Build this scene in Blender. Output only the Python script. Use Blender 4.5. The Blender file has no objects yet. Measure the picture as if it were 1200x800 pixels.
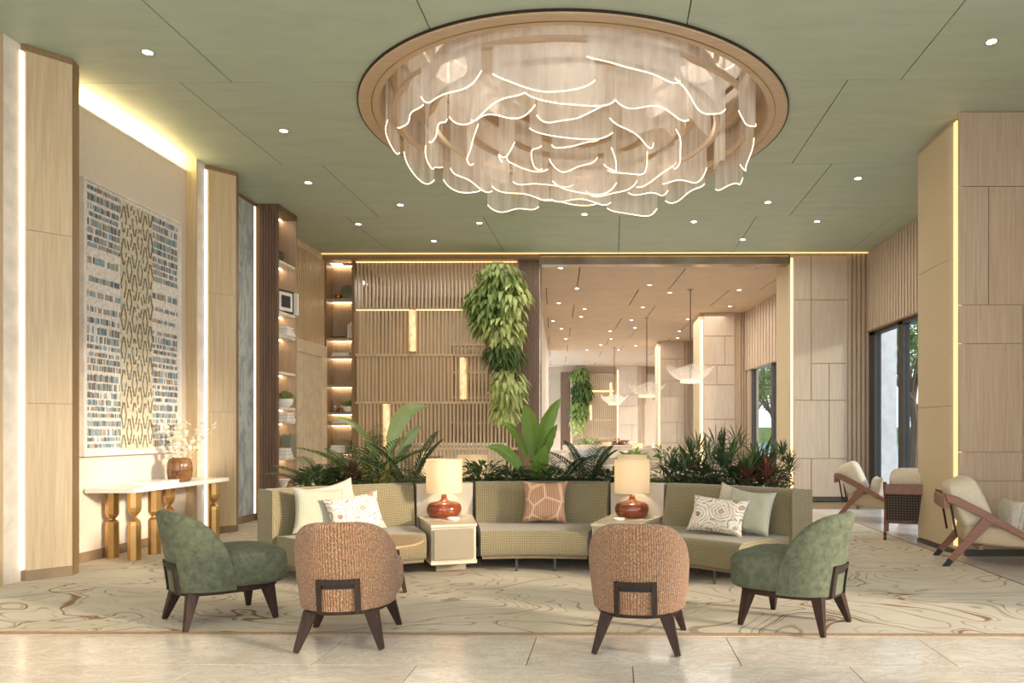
import bpy, math, random
from mathutils import Vector, Matrix
R = math.radians
PI = math.pi
sc = bpy.context.scene
COL = sc.collection
EYE = 1.30
FPX = 870.0
YAW = R(0.5)
CEIL = 4.65

# ------------------------------------------------------------------ camera
cd = bpy.data.cameras.new('camera')
cam = bpy.data.objects.new('camera', cd)
COL.objects.link(cam)
cd.sensor_width = 36.0
cd.lens = FPX * 36.0 / 1200.0
cd.shift_x = -(710.4 - 600) / 1200.0
cd.shift_y = (506 - 400) / 1200.0
cd.clip_end = 500
cam.location = (0, 0, EYE)
cam.rotation_euler = (R(90), 0, YAW)
sc.camera = cam

# ------------------------------------------------------------------ view and sky
sc.view_settings.view_transform = 'Standard'
sc.view_settings.look = 'None'
sc.view_settings.gamma = 1.0
sc.view_settings.use_curve_mapping = False
sc.view_settings.exposure = 0.26
sc.cycles.transparent_max_bounces = 24
sc.cycles.max_bounces = 8
sc.cycles.diffuse_bounces = 4
sc.cycles.sample_clamp_indirect = 4.0
sc.cycles.use_denoising = True
SKY_STRENGTH = 3.3
w = bpy.data.worlds.new('sky')
sc.world = w
w.use_nodes = True
nt = w.node_tree
nt.nodes.clear()
o_ = nt.nodes.new('ShaderNodeOutputWorld')
b_ = nt.nodes.new('ShaderNodeBackground')
g_ = nt.nodes.new('ShaderNodeNewGeometry')
s_ = nt.nodes.new('ShaderNodeSeparateXYZ')
r_ = nt.nodes.new('ShaderNodeValToRGB')
n_ = nt.nodes.new('ShaderNodeTexNoise')
n_.inputs['Scale'].default_value = 3.0
n_.inputs['Detail'].default_value = 5.0
m_ = nt.nodes.new('ShaderNodeMix')
m_.data_type = 'RGBA'
rr_ = nt.nodes.new('ShaderNodeMapRange')
rr_.inputs['From Min'].default_value = 0.45
rr_.inputs['From Max'].default_value = 0.65
nt.links.new(g_.outputs['Incoming'], s_.inputs[0])
mm_ = nt.nodes.new('ShaderNodeMath')
mm_.operation = 'ABSOLUTE'
nt.links.new(s_.outputs['Z'], mm_.inputs[0])
nt.links.new(mm_.outputs[0], r_.inputs[0])
nt.links.new(g_.outputs['Incoming'], n_.inputs['Vector'])
nt.links.new(n_.outputs['Fac'], rr_.inputs['Value'])
nt.links.new(rr_.outputs[0], m_.inputs[0])
r_.color_ramp.elements[0].color = (0.95, 0.97, 1.0, 1)
r_.color_ramp.elements[1].color = (0.42, 0.62, 0.92, 1)
r_.color_ramp.elements[1].position = 0.6
nt.links.new(r_.outputs[0], m_.inputs[6])
m_.inputs[7].default_value = (1, 1, 1, 1)
nt.links.new(m_.outputs[2], b_.inputs['Color'])
b_.inputs['Strength'].default_value = SKY_STRENGTH
nt.links.new(b_.outputs[0], o_.inputs[0])


def lamp(kind, name, loc, energy, color=(1, 1, 1), rot=(0, 0, 0), **kw):
    l = bpy.data.lights.new(name, kind)
    l.energy = energy
    l.color = color
    for k, v in kw.items():
        setattr(l, k, v)
    ob = bpy.data.objects.new(name, l)
    ob.location = loc
    ob.rotation_euler = rot
    COL.objects.link(ob)
    return ob


# sun: low, from the right through the tall glazing, travelling left and a little away
sd = Vector((-1.0, 0.46, -0.27)).normalized()
sun = lamp('SUN', 'sun', (20, -8, 8), 4.6, (1.0, 0.84, 0.64))
sun.rotation_euler = sd.to_track_quat('-Z', 'Y').to_euler()
sun.data.angle = R(7)
# broad, soft fill lights added under the ceilings, with no visible fittings
FILL = [((0.0, 2.2, 4.5), 5.0, 3.0, 60), ((0.2, 12.2, 4.5), 7.0, 2.5, 90),
        ((1.6, 19.0, 4.5), 3.0, 7.0, 150), ((0.2, 30.0, 4.5), 3.0, 9.0, 220), ((-3.4, 16.2, 4.4), 3.0, 2.0, 80)]
for wl, sx, sy, en in FILL:
    lamp('AREA', 'fill_light', wl, en, (1.0, 0.92, 0.80), shape='RECTANGLE', size=sx, size_y=sy)


# ------------------------------------------------------------------ pixel helpers (layout only)
def pz(u, v, z):
    """point at height z seen at pixel (u, v)"""
    d = (EYE - z) * FPX / (v - 506.0)
    return Vector(((u - 718.0) / FPX * d, d, z))


def pd(u, v, d):
    """point at distance d seen at pixel (u, v)"""
    return Vector(((u - 718.0) / FPX * d, d, EYE + (506.0 - v) * d / FPX))


# ------------------------------------------------------------------ materials
MATS = {}


class NT:
    def __init__(s, name):
        s.m = bpy.data.materials.new(name)
        s.m.use_nodes = True
        s.t = s.m.node_tree
        s.b = s.t.nodes['Principled BSDF']
        s.out = s.t.nodes['Material Output']

    def n(s, typ, **kw):
        nd = s.t.nodes.new(typ)
        for k, v in kw.items():
            if hasattr(nd, k):
                setattr(nd, k, v)
            else:
                nd.inputs[k].default_value = v
        return nd

    def l(s, a, b):
        s.t.links.new(a, b)

    def coord(s, kind='Object', scale=(1, 1, 1), rot=(0, 0, 0), rand=False):
        tc = s.n('ShaderNodeTexCoord')
        mp = s.n('ShaderNodeMapping')
        mp.inputs['Scale'].default_value = scale
        mp.inputs['Rotation'].default_value = rot
        s.l(tc.outputs[kind], mp.inputs['Vector'])
        if rand:
            oi = s.n('ShaderNodeObjectInfo')
            ml = s.n('ShaderNodeMath', operation='MULTIPLY')
            ml.inputs[1].default_value = 37.0
            s.l(oi.outputs['Random'], ml.inputs[0])
            s.l(ml.outputs[0], mp.inputs['Location'])
        return mp.outputs[0]

    def noise(s, vec, scale=5, detail=4, rough=.55, dist=0):
        nd = s.n('ShaderNodeTexNoise')
        nd.inputs['Scale'].default_value = scale
        nd.inputs['Detail'].default_value = detail
        nd.inputs['Roughness'].default_value = rough
        nd.inputs['Distortion'].default_value = dist
        s.l(vec, nd.inputs['Vector'])
        return nd.outputs['Fac']

    def ramp(s, fac, stops, interp='LINEAR'):
        r = s.n('ShaderNodeValToRGB')
        cr = r.color_ramp
        cr.interpolation = interp
        while len(cr.elements) < len(stops):
            cr.elements.new(0.5)
        for e, (p, c) in zip(cr.elements, stops):
            e.position = p
            e.color = (c[0], c[1], c[2], 1)
        s.l(fac, r.inputs[0])
        return r.outputs[0]

    def math(s, op, a, b=None):
        m = s.n('ShaderNodeMath', operation=op)
        if hasattr(a, 'links') or hasattr(a, 'is_linked'):
            s.l(a, m.inputs[0])
        else:
            m.inputs[0].default_value = a
        if b is not None:
            if hasattr(b, 'is_linked'):
                s.l(b, m.inputs[1])
            else:
                m.inputs[1].default_value = b
        return m.outputs[0]

    def mix(s, fac, a, b, blend='MIX'):
        m = s.n('ShaderNodeMix', data_type='RGBA', blend_type=blend)
        for i, x in ((0, fac), (6, a), (7, b)):
            if hasattr(x, 'is_linked'):
                s.l(x, m.inputs[i])
            elif i == 0:
                m.inputs[0].default_value = x
            else:
                m.inputs[i].default_value = (x[0], x[1], x[2], 1)
        return m.outputs[2]

    def base(s, c):
        if hasattr(c, 'is_linked'):
            s.l(c, s.b.inputs['Base Color'])
        else:
            s.b.inputs['Base Color'].default_value = (c[0], c[1], c[2], 1)

    def bump(s, h, strength=.3, dist=.01):
        b = s.n('ShaderNodeBump')
        b.inputs['Strength'].default_value = strength
        b.inputs['Distance'].default_value = dist
        s.l(h, b.inputs['Height'])
        s.l(b.outputs[0], s.b.inputs['Normal'])

    def set(s, rough=.5, metal=0.0, spec=.5, sheen=0.0):
        s.b.inputs['Roughness'].default_value = rough
        s.b.inputs['Metallic'].default_value = metal
        s.b.inputs['Specular IOR Level'].default_value = spec
        s.b.inputs['Sheen Weight'].default_value = sheen


def reg(k, nt_):
    MATS[k] = nt_.m
    return nt_


def H(h):
    """sRGB hex to linear"""
    c = [int(h[i:i + 2], 16) / 255 for i in (0, 2, 4)]
    return tuple(x / 12.92 if x <= .04045 else ((x + .055) / 1.055) ** 2.4 for x in c)


def plain(k, col, rough=.5, metal=0, spec=.5, var=.12, scale=6, bump=0):
    t = NT(k)
    v = t.coord()
    f = t.noise(v, scale, 4)
    c = H(col) if isinstance(col, str) else col
    t.base(t.ramp(f, [(.3, [x * (1 - var) for x in c]), (.7, [min(1, x * (1 + var)) for x in c])]))
    t.set(rough, metal, spec)
    if bump:
        t.bump(t.noise(v, scale * 20, 2), bump, .003)
    reg(k, t)


def wood(k, a, b, rough=.45, axis='Z', fine=1.0):
    t = NT(k)
    sc_ = {'Z': (26 * fine, 26 * fine, 1.1), 'X': (1.1, 26, 26), 'Y': (26, 1.1, 26)}[axis]
    v = t.coord('Object', sc_, rand=True)
    f = t.noise(v, 1.6, 6, .6, .4)
    v2 = t.coord('Object', tuple(x * 5 if x > 2 else x * 1.5 for x in sc_), rand=True)
    f2 = t.noise(v2, 1.0, 3, .6)
    c = t.ramp(f, [(.3, H(a)), (.7, H(b))])
    fine_ = t.ramp(f2, [(.35, (.86, .86, .86)), (.6, (1, 1, 1))])
    t.base(t.mix(.7, c, fine_, 'MULTIPLY'))
    t.set(rough)
    t.bump(f2, .12, .002)
    reg(k, t)


wood('oak', 'c6ab86', 'dbc5a0')
wood('oak_grey', 'b39c82', 'c9b49b')
wood('oak_far', 'c6b29c', 'd6c5b1')
wood('slat_oak', 'cdb08a', 'e0c9a6')
wood('screen_back', '8f7a60', 'a38d70')
plain('sofa_base', '7a6c54', .7)
wood('slat_dark', '6f5646', '8a6d58')
wood('shelf_wood', 'a18c74', 'b8a289')
wood('bronze_trim', '8a6e4e', '9c7f5c', .4)
wood('walnut', '34261e', '4c372b', .5)
wood('walnut_red', '7c4f3a', '95634a', .35, 'X')
wood('wenge', '3c302a', '54443a', .4)
wood('table_oak', 'a98968', 'c2a17e', .35, 'X')
wood('ring_wood', 'bca182', 'cfb799', .4, 'X')
plain('plaster_white', 'efe6da', .8)
plain('door_cream', 'd9c8ae', .6)
plain('ceil_far', 'cdb69c', .7, var=.05, scale=2)
plain('dark_joint', '3b3a30', .8)
plain('far_joint', '8b7458', .8)
plain('base_brown', '8f795c', .5)
plain('steel_dark', '45423f', .5, .1)
plain('steel', 'b9b2a8', .22, 1.0)
plain('brass', 'b98f52', .28, 1.0)
plain('gold_satin', 'c79f63', .35, .85)
plain('white_ceramic', 'efeae2', .35)
plain('dark_ceramic', '4b4a40', .5)
plain('grey_green', '7d7f6c', .5)
plain('candle_brown', '9d7b5c', .5)
plain('black_print', '2e2a26', .6)
plain('paper', 'f0ebe2', .8)
plain('book_grey', 'b8b1a6', .8)
plain('stone_top', 'efe9df', .3, var=.05)
plain('lacquer', 'c8bda8', .45, var=.04)
plain('lacquer_dark', '9a8c75', .5, var=.04)
plain('tray_top', 'd5c6ad', .35)
plain('planter', 'b9a88e', .6)
plain('soil', '3a2d22', .95, bump=.6)
plain('stem_green', '5c6a35', .6)
plain('midrib_green', '8a9a55', .6)
plain('trunk', '6a5846', .9, bump=.6)
plain('wicker', '5f5650', .7)
plain('soft_cream', 'd9ccb5', .85, var=.06, scale=40)
plain('lounge_seat', 'c3b091', .9, var=.06, scale=60)
plain('ext_white', 'eceae6', .8)
plain('ext_stone', 'c9c2b4', .8)
plain('grass', '7f9150', .95, var=.3, scale=3)
plain('rubber_gap_shade', '1d1b1a', .6)
plain('far_sofa', 'd8cdbf', .9)
plain('far_pillow', 'b9c2cc', .9)


def leafmat(k, a, b, rough=.45):
    t = NT(k)
    oi = t.n('ShaderNodeNewGeometry')
    f = t.noise(t.coord(), 9, 3)
    r = t.math('MULTIPLY', oi.outputs['Random Per Island'], .6)
    s = t.math('ADD', t.math('MULTIPLY', f, .5), r)
    t.base(t.ramp(s, [(.15, H(a)), (.85, H(b))]))
    t.set(rough, 0, .4)
    # thin leaves pass some light
    tr = t.n('ShaderNodeBsdfTranslucent')
    tr.inputs['Color'].default_value = (*[min(1, x * 1.3) for x in H(b)], 1)
    mx = t.n('ShaderNodeMixShader')
    mx.inputs[0].default_value = .22
    t.l(t.b.outputs[0], mx.inputs[1])
    t.l(tr.outputs[0], mx.inputs[2])
    t.l(mx.outputs[0], t.out.inputs[0])
    reg(k, t)


leafmat('leaf_dark', '354630', '5c6f4a')
leafmat('leaf_mid', '5f7440', '94a862')
leafmat('leaf_bright', '466825', '7f9c45')
leafmat('leaf_pale', '93a55c', 'd2d898')
leafmat('leaf_deep', '33492c', '5f7a45')
leafmat('leaf_red', '5a3a32', '8f5a48')
leafmat('leaf_yellow', '8a8a3c', 'b8ac58')
leafmat('leaf_bird', '5d7046', '9aa873')
leafmat('dried', 'e8dcc0', 'fbf4e2', .8)
leafmat('tree_green', '5f7a3c', '93ab60')


def emis(k, col, st, vein=None):
    t = NT(k)
    t.b.inputs['Emission Strength'].default_value = st
    t.base((.8, .7, .55))
    if vein:
        f = t.noise(t.coord('Object', (1, 1, .6)), 14, 5, .65, .8)
        t.l(t.ramp(f, [(.44, H(vein)), (.62, H(col))]), t.b.inputs['Emission Color'])
    else:
        t.b.inputs['Emission Color'].default_value = (*H(col), 1)
    reg(k, t)


emis('led_warm', 'ffcf85', 1.9)
emis('led_gold', 'ffcb7c', 1.1)
emis('led_white', 'ffeccb', 1.8)
emis('led_cove', 'ffdfa6', 22.0)
emis('led_shelf', 'ffe0b4', 15.0)
emis('downlight', 'fff1dc', 14.0)
emis('edge_glow', 'ffe6ba', 3.2)
emis('alabaster', 'ffd890', 1.2, '8a6232')
emis('pendant_glow', 'ffd98c', 1.3)


def shade(k, st):
    """lampshade cloth: glows from the bulb inside"""
    t = NT(k)
    t.base(H('f3e6cd'))
    t.set(.9)
    tr = t.n('ShaderNodeBsdfTranslucent')
    tr.inputs['Color'].default_value = (.95, .85, .68, 1)
    mx = t.n('ShaderNodeMixShader')
    mx.inputs[0].default_value = .6
    t.l(t.b.outputs[0], mx.inputs[1])
    t.l(tr.outputs[0], mx.inputs[2])
    t.l(mx.outputs[0], t.out.inputs[0])
    f = t.noise(t.coord('Object', (60, 60, 220)), 2, 2)
    t.bump(f, .2, .002)
    t.b.inputs['Emission Color'].default_value = (*H('ffeccb'), 1)
    t.b.inputs['Emission Strength'].default_value = st
    reg(k, t)


shade('shade_cloth', .16)

# sage ceiling boards
t = NT('ceiling_sage')
f = t.noise(t.coord('Object', (1.2, 4.5, 1), rand=True), 1.3, 6, .6, .5)
t.base(t.ramp(f, [(.25, H('aebba9')), (.75, H('bcc9b7'))]))
t.set(.5, 0, .35)
reg('ceiling_sage', t)
# marble floor
for k, ca, cb, cv in (('marble_floor', 'e2d8cb', 'cfc2b2', 'b5a797'), ('marble_floor_b', 'e6dfd6', 'd6ccc0', 'bdb2a6')):
    t = NT(k)
    v = t.coord('Object', (1, 1.8, 1), rand=True)
    f = t.noise(v, 1.4, 8, .62, 1.2)
    f2 = t.noise(v, 3.5, 6, .7, 2.0)
    vein = t.math('ABSOLUTE', t.math('SUBTRACT', f2, .5))
    vm = t.ramp(vein, [(0.0, (1, 1, 1)), (.05, (0, 0, 0))])
    c = t.ramp(f, [(.3, H(cb)), (.55, H(ca)), (.8, H('efe8de'))])
    t.base(t.mix(t.math('MULTIPLY', vm, .5), c, H(cv)))
    t.set(.2, 0, .4)
    t.l(t.ramp(t.noise(v, 3, 4), [(.3, (.12,) * 3), (.8, (.26,) * 3)]), t.b.inputs['Roughness'])
    reg(k, t)
# blue grey marble of the left wall
t = NT('marble_blue')
v = t.coord('Object', (2.0, 2.0, .6), rand=True)
f = t.noise(v, 2.2, 9, .65, 2.2)
c = t.ramp(f, [(.28, H('8b999f')), (.43, H('aab4b6')), (.55, H('d3d8d4')), (.72, H('b2bbb9'))])
t.base(c)
t.set(.3)
reg('marble_blue', t)
# waved plaster
t = NT('wave_plaster')
v = t.coord('Object', (1, 1, 1))
wv = t.n('ShaderNodeTexWave', wave_type='RINGS', rings_direction='X')
wv.inputs['Scale'].default_value = 13
wv.inputs['Distortion'].default_value = 22
wv.inputs['Detail'].default_value = 2.5
wv.inputs['Detail Scale'].default_value = .55
t.l(v, wv.inputs['Vector'])
t.base(t.ramp(wv.outputs['Fac'], [(0, H('e2d3c2')), (1, H('ebdfd0'))]))
t.set(.75)
t.bump(wv.outputs['Fac'], .35, .008)
reg('wave_plaster', t)
# ribbed wall covering on the columns
t = NT('ribbed_cloth')
v = t.coord('Object')
wv = t.n('ShaderNodeTexWave', wave_type='BANDS', bands_direction='Z')
wv.inputs['Scale'].default_value = 17
wv.inputs['Distortion'].default_value = .6
t.l(v, wv.inputs['Vector'])
t.base(t.ramp(wv.outputs['Fac'], [(0, H('cbb794')), (.5, H('dbcaab'))]))
t.set(.8)
t.bump(wv.outputs['Fac'], .3, .004)
reg('ribbed_cloth', t)
# rug with agate-like drifting lines
t = NT('rug_agate')
v = t.coord('Object', (.55, 1.0, 1))
f0 = t.noise(v, .95, 2.5, .5, .9)
bands = t.math('FRACT', t.math('MULTIPLY', f0, 26.0))
line = t.ramp(bands, [(0, (0, 0, 0)), (.03, (1, 1, 1)), (.13, (1, 1, 1)), (.19, (0, 0, 0))])
mask = t.ramp(t.noise(v, 1.7, 3), [(.40, (0.25,) * 3), (.58, (1,) * 3)])
bold = t.math('FRACT', t.math('MULTIPLY', f0, 4.25))
bl = t.ramp(bold, [(0, (0, 0, 0)), (.012, (1, 1, 1)), (.028, (1, 1, 1)), (.04, (0, 0, 0))])
cb = t.ramp(t.noise(v, 2.2, 5), [(.3, H('cfc3ae')), (.55, H('dbd1bf')), (.75, H('c9beac'))])
c1 = t.mix(t.math('MULTIPLY', line, t.math('MULTIPLY', mask, .65)), cb, H('86704f'))
c2 = t.mix(t.math('MULTIPLY', bl, .85), c1, H('8e6436'))
pile = t.noise(t.coord('Object', (1, 1, 1)), 260, 2)
t.base(t.mix(.35, c2, t.ramp(pile, [(.3, (.72,) * 3), (.7, (1,) * 3)]), 'MULTIPLY'))
t.set(.95, 0, .1)
t.bump(pile, .5, .006)
reg('rug_agate', t)


# woven fabrics on UV (metres)
def weave(k, a, b, s, c=None):
    t = NT(k)
    tc = t.n('ShaderNodeTexCoord')
    sp = t.n('ShaderNodeSeparateXYZ')
    t.l(tc.outputs['UV'], sp.inputs[0])
    fx = t.math('SINE', t.math('MULTIPLY', sp.outputs[0], s))
    fy = t.math('SINE', t.math('MULTIPLY', sp.outputs[1], s))
    g = t.math('MULTIPLY', t.math('ADD', fx, 1.0), t.math('ADD', fy, 1.0))
    g = t.math('MULTIPLY', g, .25)
    nz = t.noise(tc.outputs['UV'], 90, 2)
    g2 = t.math('ADD', g, t.math('MULTIPLY', t.math('SUBTRACT', nz, .5), .7))
    col = t.ramp(g2, [(.05, H(b)), (.55, H(a))])
    big = t.noise(tc.outputs['UV'], 5, 3)
    t.base(t.mix(.5, col, t.ramp(big, [(.3, (.85,) * 3), (.7, (1,) * 3)]), 'MULTIPLY'))
    t.set(.9, 0, .15, .3)
    t.bump(g2, .6, .004)
    reg(k, t)


weave('sofa_weave', 'afa282', '74694b', 400)
weave('wicker_weave', '6b615a', '3f3833', 200)
weave('linen_sage', 'cbc8b4', 'b3b09a', 500)
weave('linen_cream', 'e6dcc8', 'cbbfa8', 420)
# velvet green
t = NT('velvet_green')
f = t.noise(t.coord(), 22, 5, .7)
t.base(t.ramp(f, [(.3, H('505545')), (.7, H('71755f'))]))
t.set(.9, 0, .1, .04)
t.b.inputs['Sheen Roughness'].default_value = .4
t.bump(t.noise(t.coord(), 160, 2), .3, .003)
reg('velvet_green', t)
# flecked terracotta boucle
t = NT('fleck_terracotta')
tc = t.n('ShaderNodeTexCoord')
mp = t.n('ShaderNodeMapping')
mp.inputs['Scale'].default_value = (1.0, .42, 1)
t.l(tc.outputs['UV'], mp.inputs['Vector'])
f = t.noise(mp.outputs[0], 150, 2.0, .6, .4)
sp = t.n('ShaderNodeSeparateXYZ')
t.l(tc.outputs['UV'], sp.inputs[0])
wob = t.math('MULTIPLY', t.noise(tc.outputs['UV'], 40, 1), 5.0)
rib = t.math('SINE', t.math('ADD', t.math('MULTIPLY', sp.outputs[0], 420), wob))
c = t.ramp(f, [(0, H('7d7a5c')), (.42, H('9a6246')), (.49, H('b08462')), (.55, H('cbb392')), (.60, H('a9694a'))], 'CONSTANT')
rb = t.ramp(rib, [(.0, (.66,) * 3), (.6, (1.0,) * 3)])
t.base(t.mix(.75, c, rb, 'MULTIPLY'))
t.set(.9, 0, .15, .2)
t.bump(t.math('ADD', rib, t.math('MULTIPLY', f, 2.0)), .6, .005)
reg('fleck_terracotta', t)
# patterned cushion: agate rings on cream
t = NT('agate_print')
tc = t.n('ShaderNodeTexCoord')
mp = t.n('ShaderNodeMapping')
t.l(tc.outputs['UV'], mp.inputs['Vector'])
vo = t.n('ShaderNodeTexVoronoi')
vo.inputs['Scale'].default_value = 6.5
nz = t.n('ShaderNodeTexNoise')
nz.inputs['Scale'].default_value = 9
t.l(mp.outputs[0], nz.inputs['Vector'])
vmix = t.mix(.08, mp.outputs[0], nz.outputs['Color'], 'ADD')
t.l(vmix, vo.inputs['Vector'])
d_ = vo.outputs['Distance']
rings = t.math('FRACT', t.math('MULTIPLY', d_, 6.0))
ln = t.ramp(rings, [(0, (1, 1, 1)), (.2, (1, 1, 1)), (.28, (0, 0, 0)), (1, (0, 0, 0))])
core = t.ramp(d_, [(.2, (1, 1, 1)), (.26, (0, 0, 0))])
sel = t.ramp(vo.outputs['Color'], [(0, H('8a5a34')), (.5, H('c99a7a')), (1, H('6f6a58'))])
base_ = t.ramp(t.noise(mp.outputs[0], 20, 3), [(.3, H('dfd5c4')), (.7, H('efe8da'))])
c = t.mix(t.math('MULTIPLY', ln, .75), base_, t.ramp(t.noise(mp.outputs[0], 14, 2), [(.4, H('5d564a')), (.6, H('b98a6a'))]))
t.base(t.mix(t.math('MULTIPLY', core, .8), c, sel))
t.set(.85, 0, .2)
reg('agate_print', t)
# copper satin cushion with pleats
t = NT('copper_satin')
tc = t.n('ShaderNodeTexCoord')
sp = t.n('ShaderNodeSeparateXYZ')
t.l(tc.outputs['UV'], sp.inputs[0])
pl = t.math('SINE', t.math('MULTIPLY', sp.outputs[0], 300))
vo = t.n('ShaderNodeTexVoronoi', feature='DISTANCE_TO_EDGE')
vo.inputs['Scale'].default_value = 5.5
t.l(tc.outputs['UV'], vo.inputs['Vector'])
ed = t.ramp(vo.outputs['Distance'], [(0, (1, 1, 1)), (.04, (1, 1, 1)), (.06, (0, 0, 0))])
c = t.ramp(pl, [(0, H('a07253')), (.7, H('c79a78'))])
t.base(t.mix(t.math('MULTIPLY', ed, .8), c, H('dcb897')))
t.set(.38, 0, .5, .3)
t.bump(pl, .4, .004)
reg('copper_satin', t)
# fluffy cushion
t = NT('fur_cream')
f = t.noise(t.coord('Object', (1, 1, 1)), 60, 5, .75, 1.0)
t.base(t.ramp(f, [(.3, H('bfb095')), (.6, H('efe7d8'))]))
t.set(.95, 0, .1, .4)
t.bump(f, .9, .02)
reg('fur_cream', t)
# copper red lamp body
t = NT('copper_lacquer')
f = t.noise(t.coord(), 7, 6, .7, 1.2)
t.base(t.ramp(f, [(.3, H('5c2a18')), (.6, H('9a4a2a')), (.8, H('b96c42'))]))
t.set(.15, .25, .6)
t.b.inputs['Coat Weight'].default_value = .6
reg('copper_lacquer', t)


# glass
def glass(k, tint, op, rough=.05, streak=False, trans=.5, gloss=.35):
    t = NT(k)
    tp = t.n('ShaderNodeBsdfTransparent')
    tp.inputs[0].default_value = (*tint, 1)
    gl = t.n('ShaderNodeBsdfGlossy')
    gl.inputs['Roughness'].default_value = rough
    df = t.n('ShaderNodeBsdfDiffuse')
    df.inputs[0].default_value = (.96, .92, .87, 1)
    tl = t.n('ShaderNodeBsdfTranslucent')
    tl.inputs[0].default_value = (.96, .92, .87, 1)
    m0 = t.n('ShaderNodeMixShader')
    m0.inputs[0].default_value = trans
    t.l(df.outputs[0], m0.inputs[1])
    t.l(tl.outputs[0], m0.inputs[2])
    m1 = t.n('ShaderNodeMixShader')
    t.l(tp.outputs[0], m1.inputs[1])
    t.l(m0.outputs[0], m1.inputs[2])
    if streak:
        f = t.noise(t.coord('UV', (7, .8, 1)), 1.5, 3, .5)
        r = t.ramp(f, [(.3, (op * .7,) * 3), (.7, (min(1, op * 1.25),) * 3)])
        t.l(r, m1.inputs[0])
    else:
        m1.inputs[0].default_value = op
    m2 = t.n('ShaderNodeMixShader')
    fr = t.n('ShaderNodeLayerWeight')
    fr.inputs[0].default_value = .5
    fm = t.math('MULTIPLY', t.math('POWER', fr.outputs['Facing'], 4.0), gloss)
    t.l(fm, m2.inputs[0])
    t.l(m1.outputs[0], m2.inputs[1])
    t.l(gl.outputs[0], m2.inputs[2])
    t.l(m2.outputs[0], t.out.inputs[0])
    reg(k, t)


glass('window_glass', (.62, .66, .69), 0.0)
glass('sheet_glass', (.99, .98, .97), .58, .3, True, .5, .08)
glass('petal_glass', (.97, .96, .95), .24, .2, True, .5, .1)
t = NT('amber_glass')
t.base(H('8a5c34'))
t.set(.1, 0, .6)
t.b.inputs['Transmission Weight'].default_value = .45
t.base(t.ramp(t.noise(t.coord('Object', (1, 1, 3)), 4, 2), [(.3, H('6d4526')), (.7, H('b98a58'))]))
reg('amber_glass', t)
t = NT('mirror')
t.base((.93, .88, .82))
t.set(.03, 1.0)
reg('mirror', t)
t = NT('lintel_metal')
t.base(t.ramp(t.noise(t.coord('Object', (.8, 1, 1)), 1.6, 3), [(.3, H('8c7a68')), (.7, H('b9aa9a'))]))
t.set(.22, .9)
reg('lintel_metal', t)
t = NT('water')
t.base(H('7fa3c4'))
t.set(.08)
t.bump(t.noise(t.coord('Object', (1, 3, 1)), 3, 4), .3, .05)
reg('water', t)
# art work threads
for k, c in (('thread_blue', '9aaebd'), ('thread_dark', '74777a'), ('thread_teal', '8faab0'), ('thread_rust', 'b7a08a'),
             ('lattice', 'd5cab0'), ('lattice_dark', '857a63'), ('art_ground', 'e4dcd3'), ('lattice_grey', '8c8f88')):
    plain(k, c, .85, var=.2, scale=30)


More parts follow.
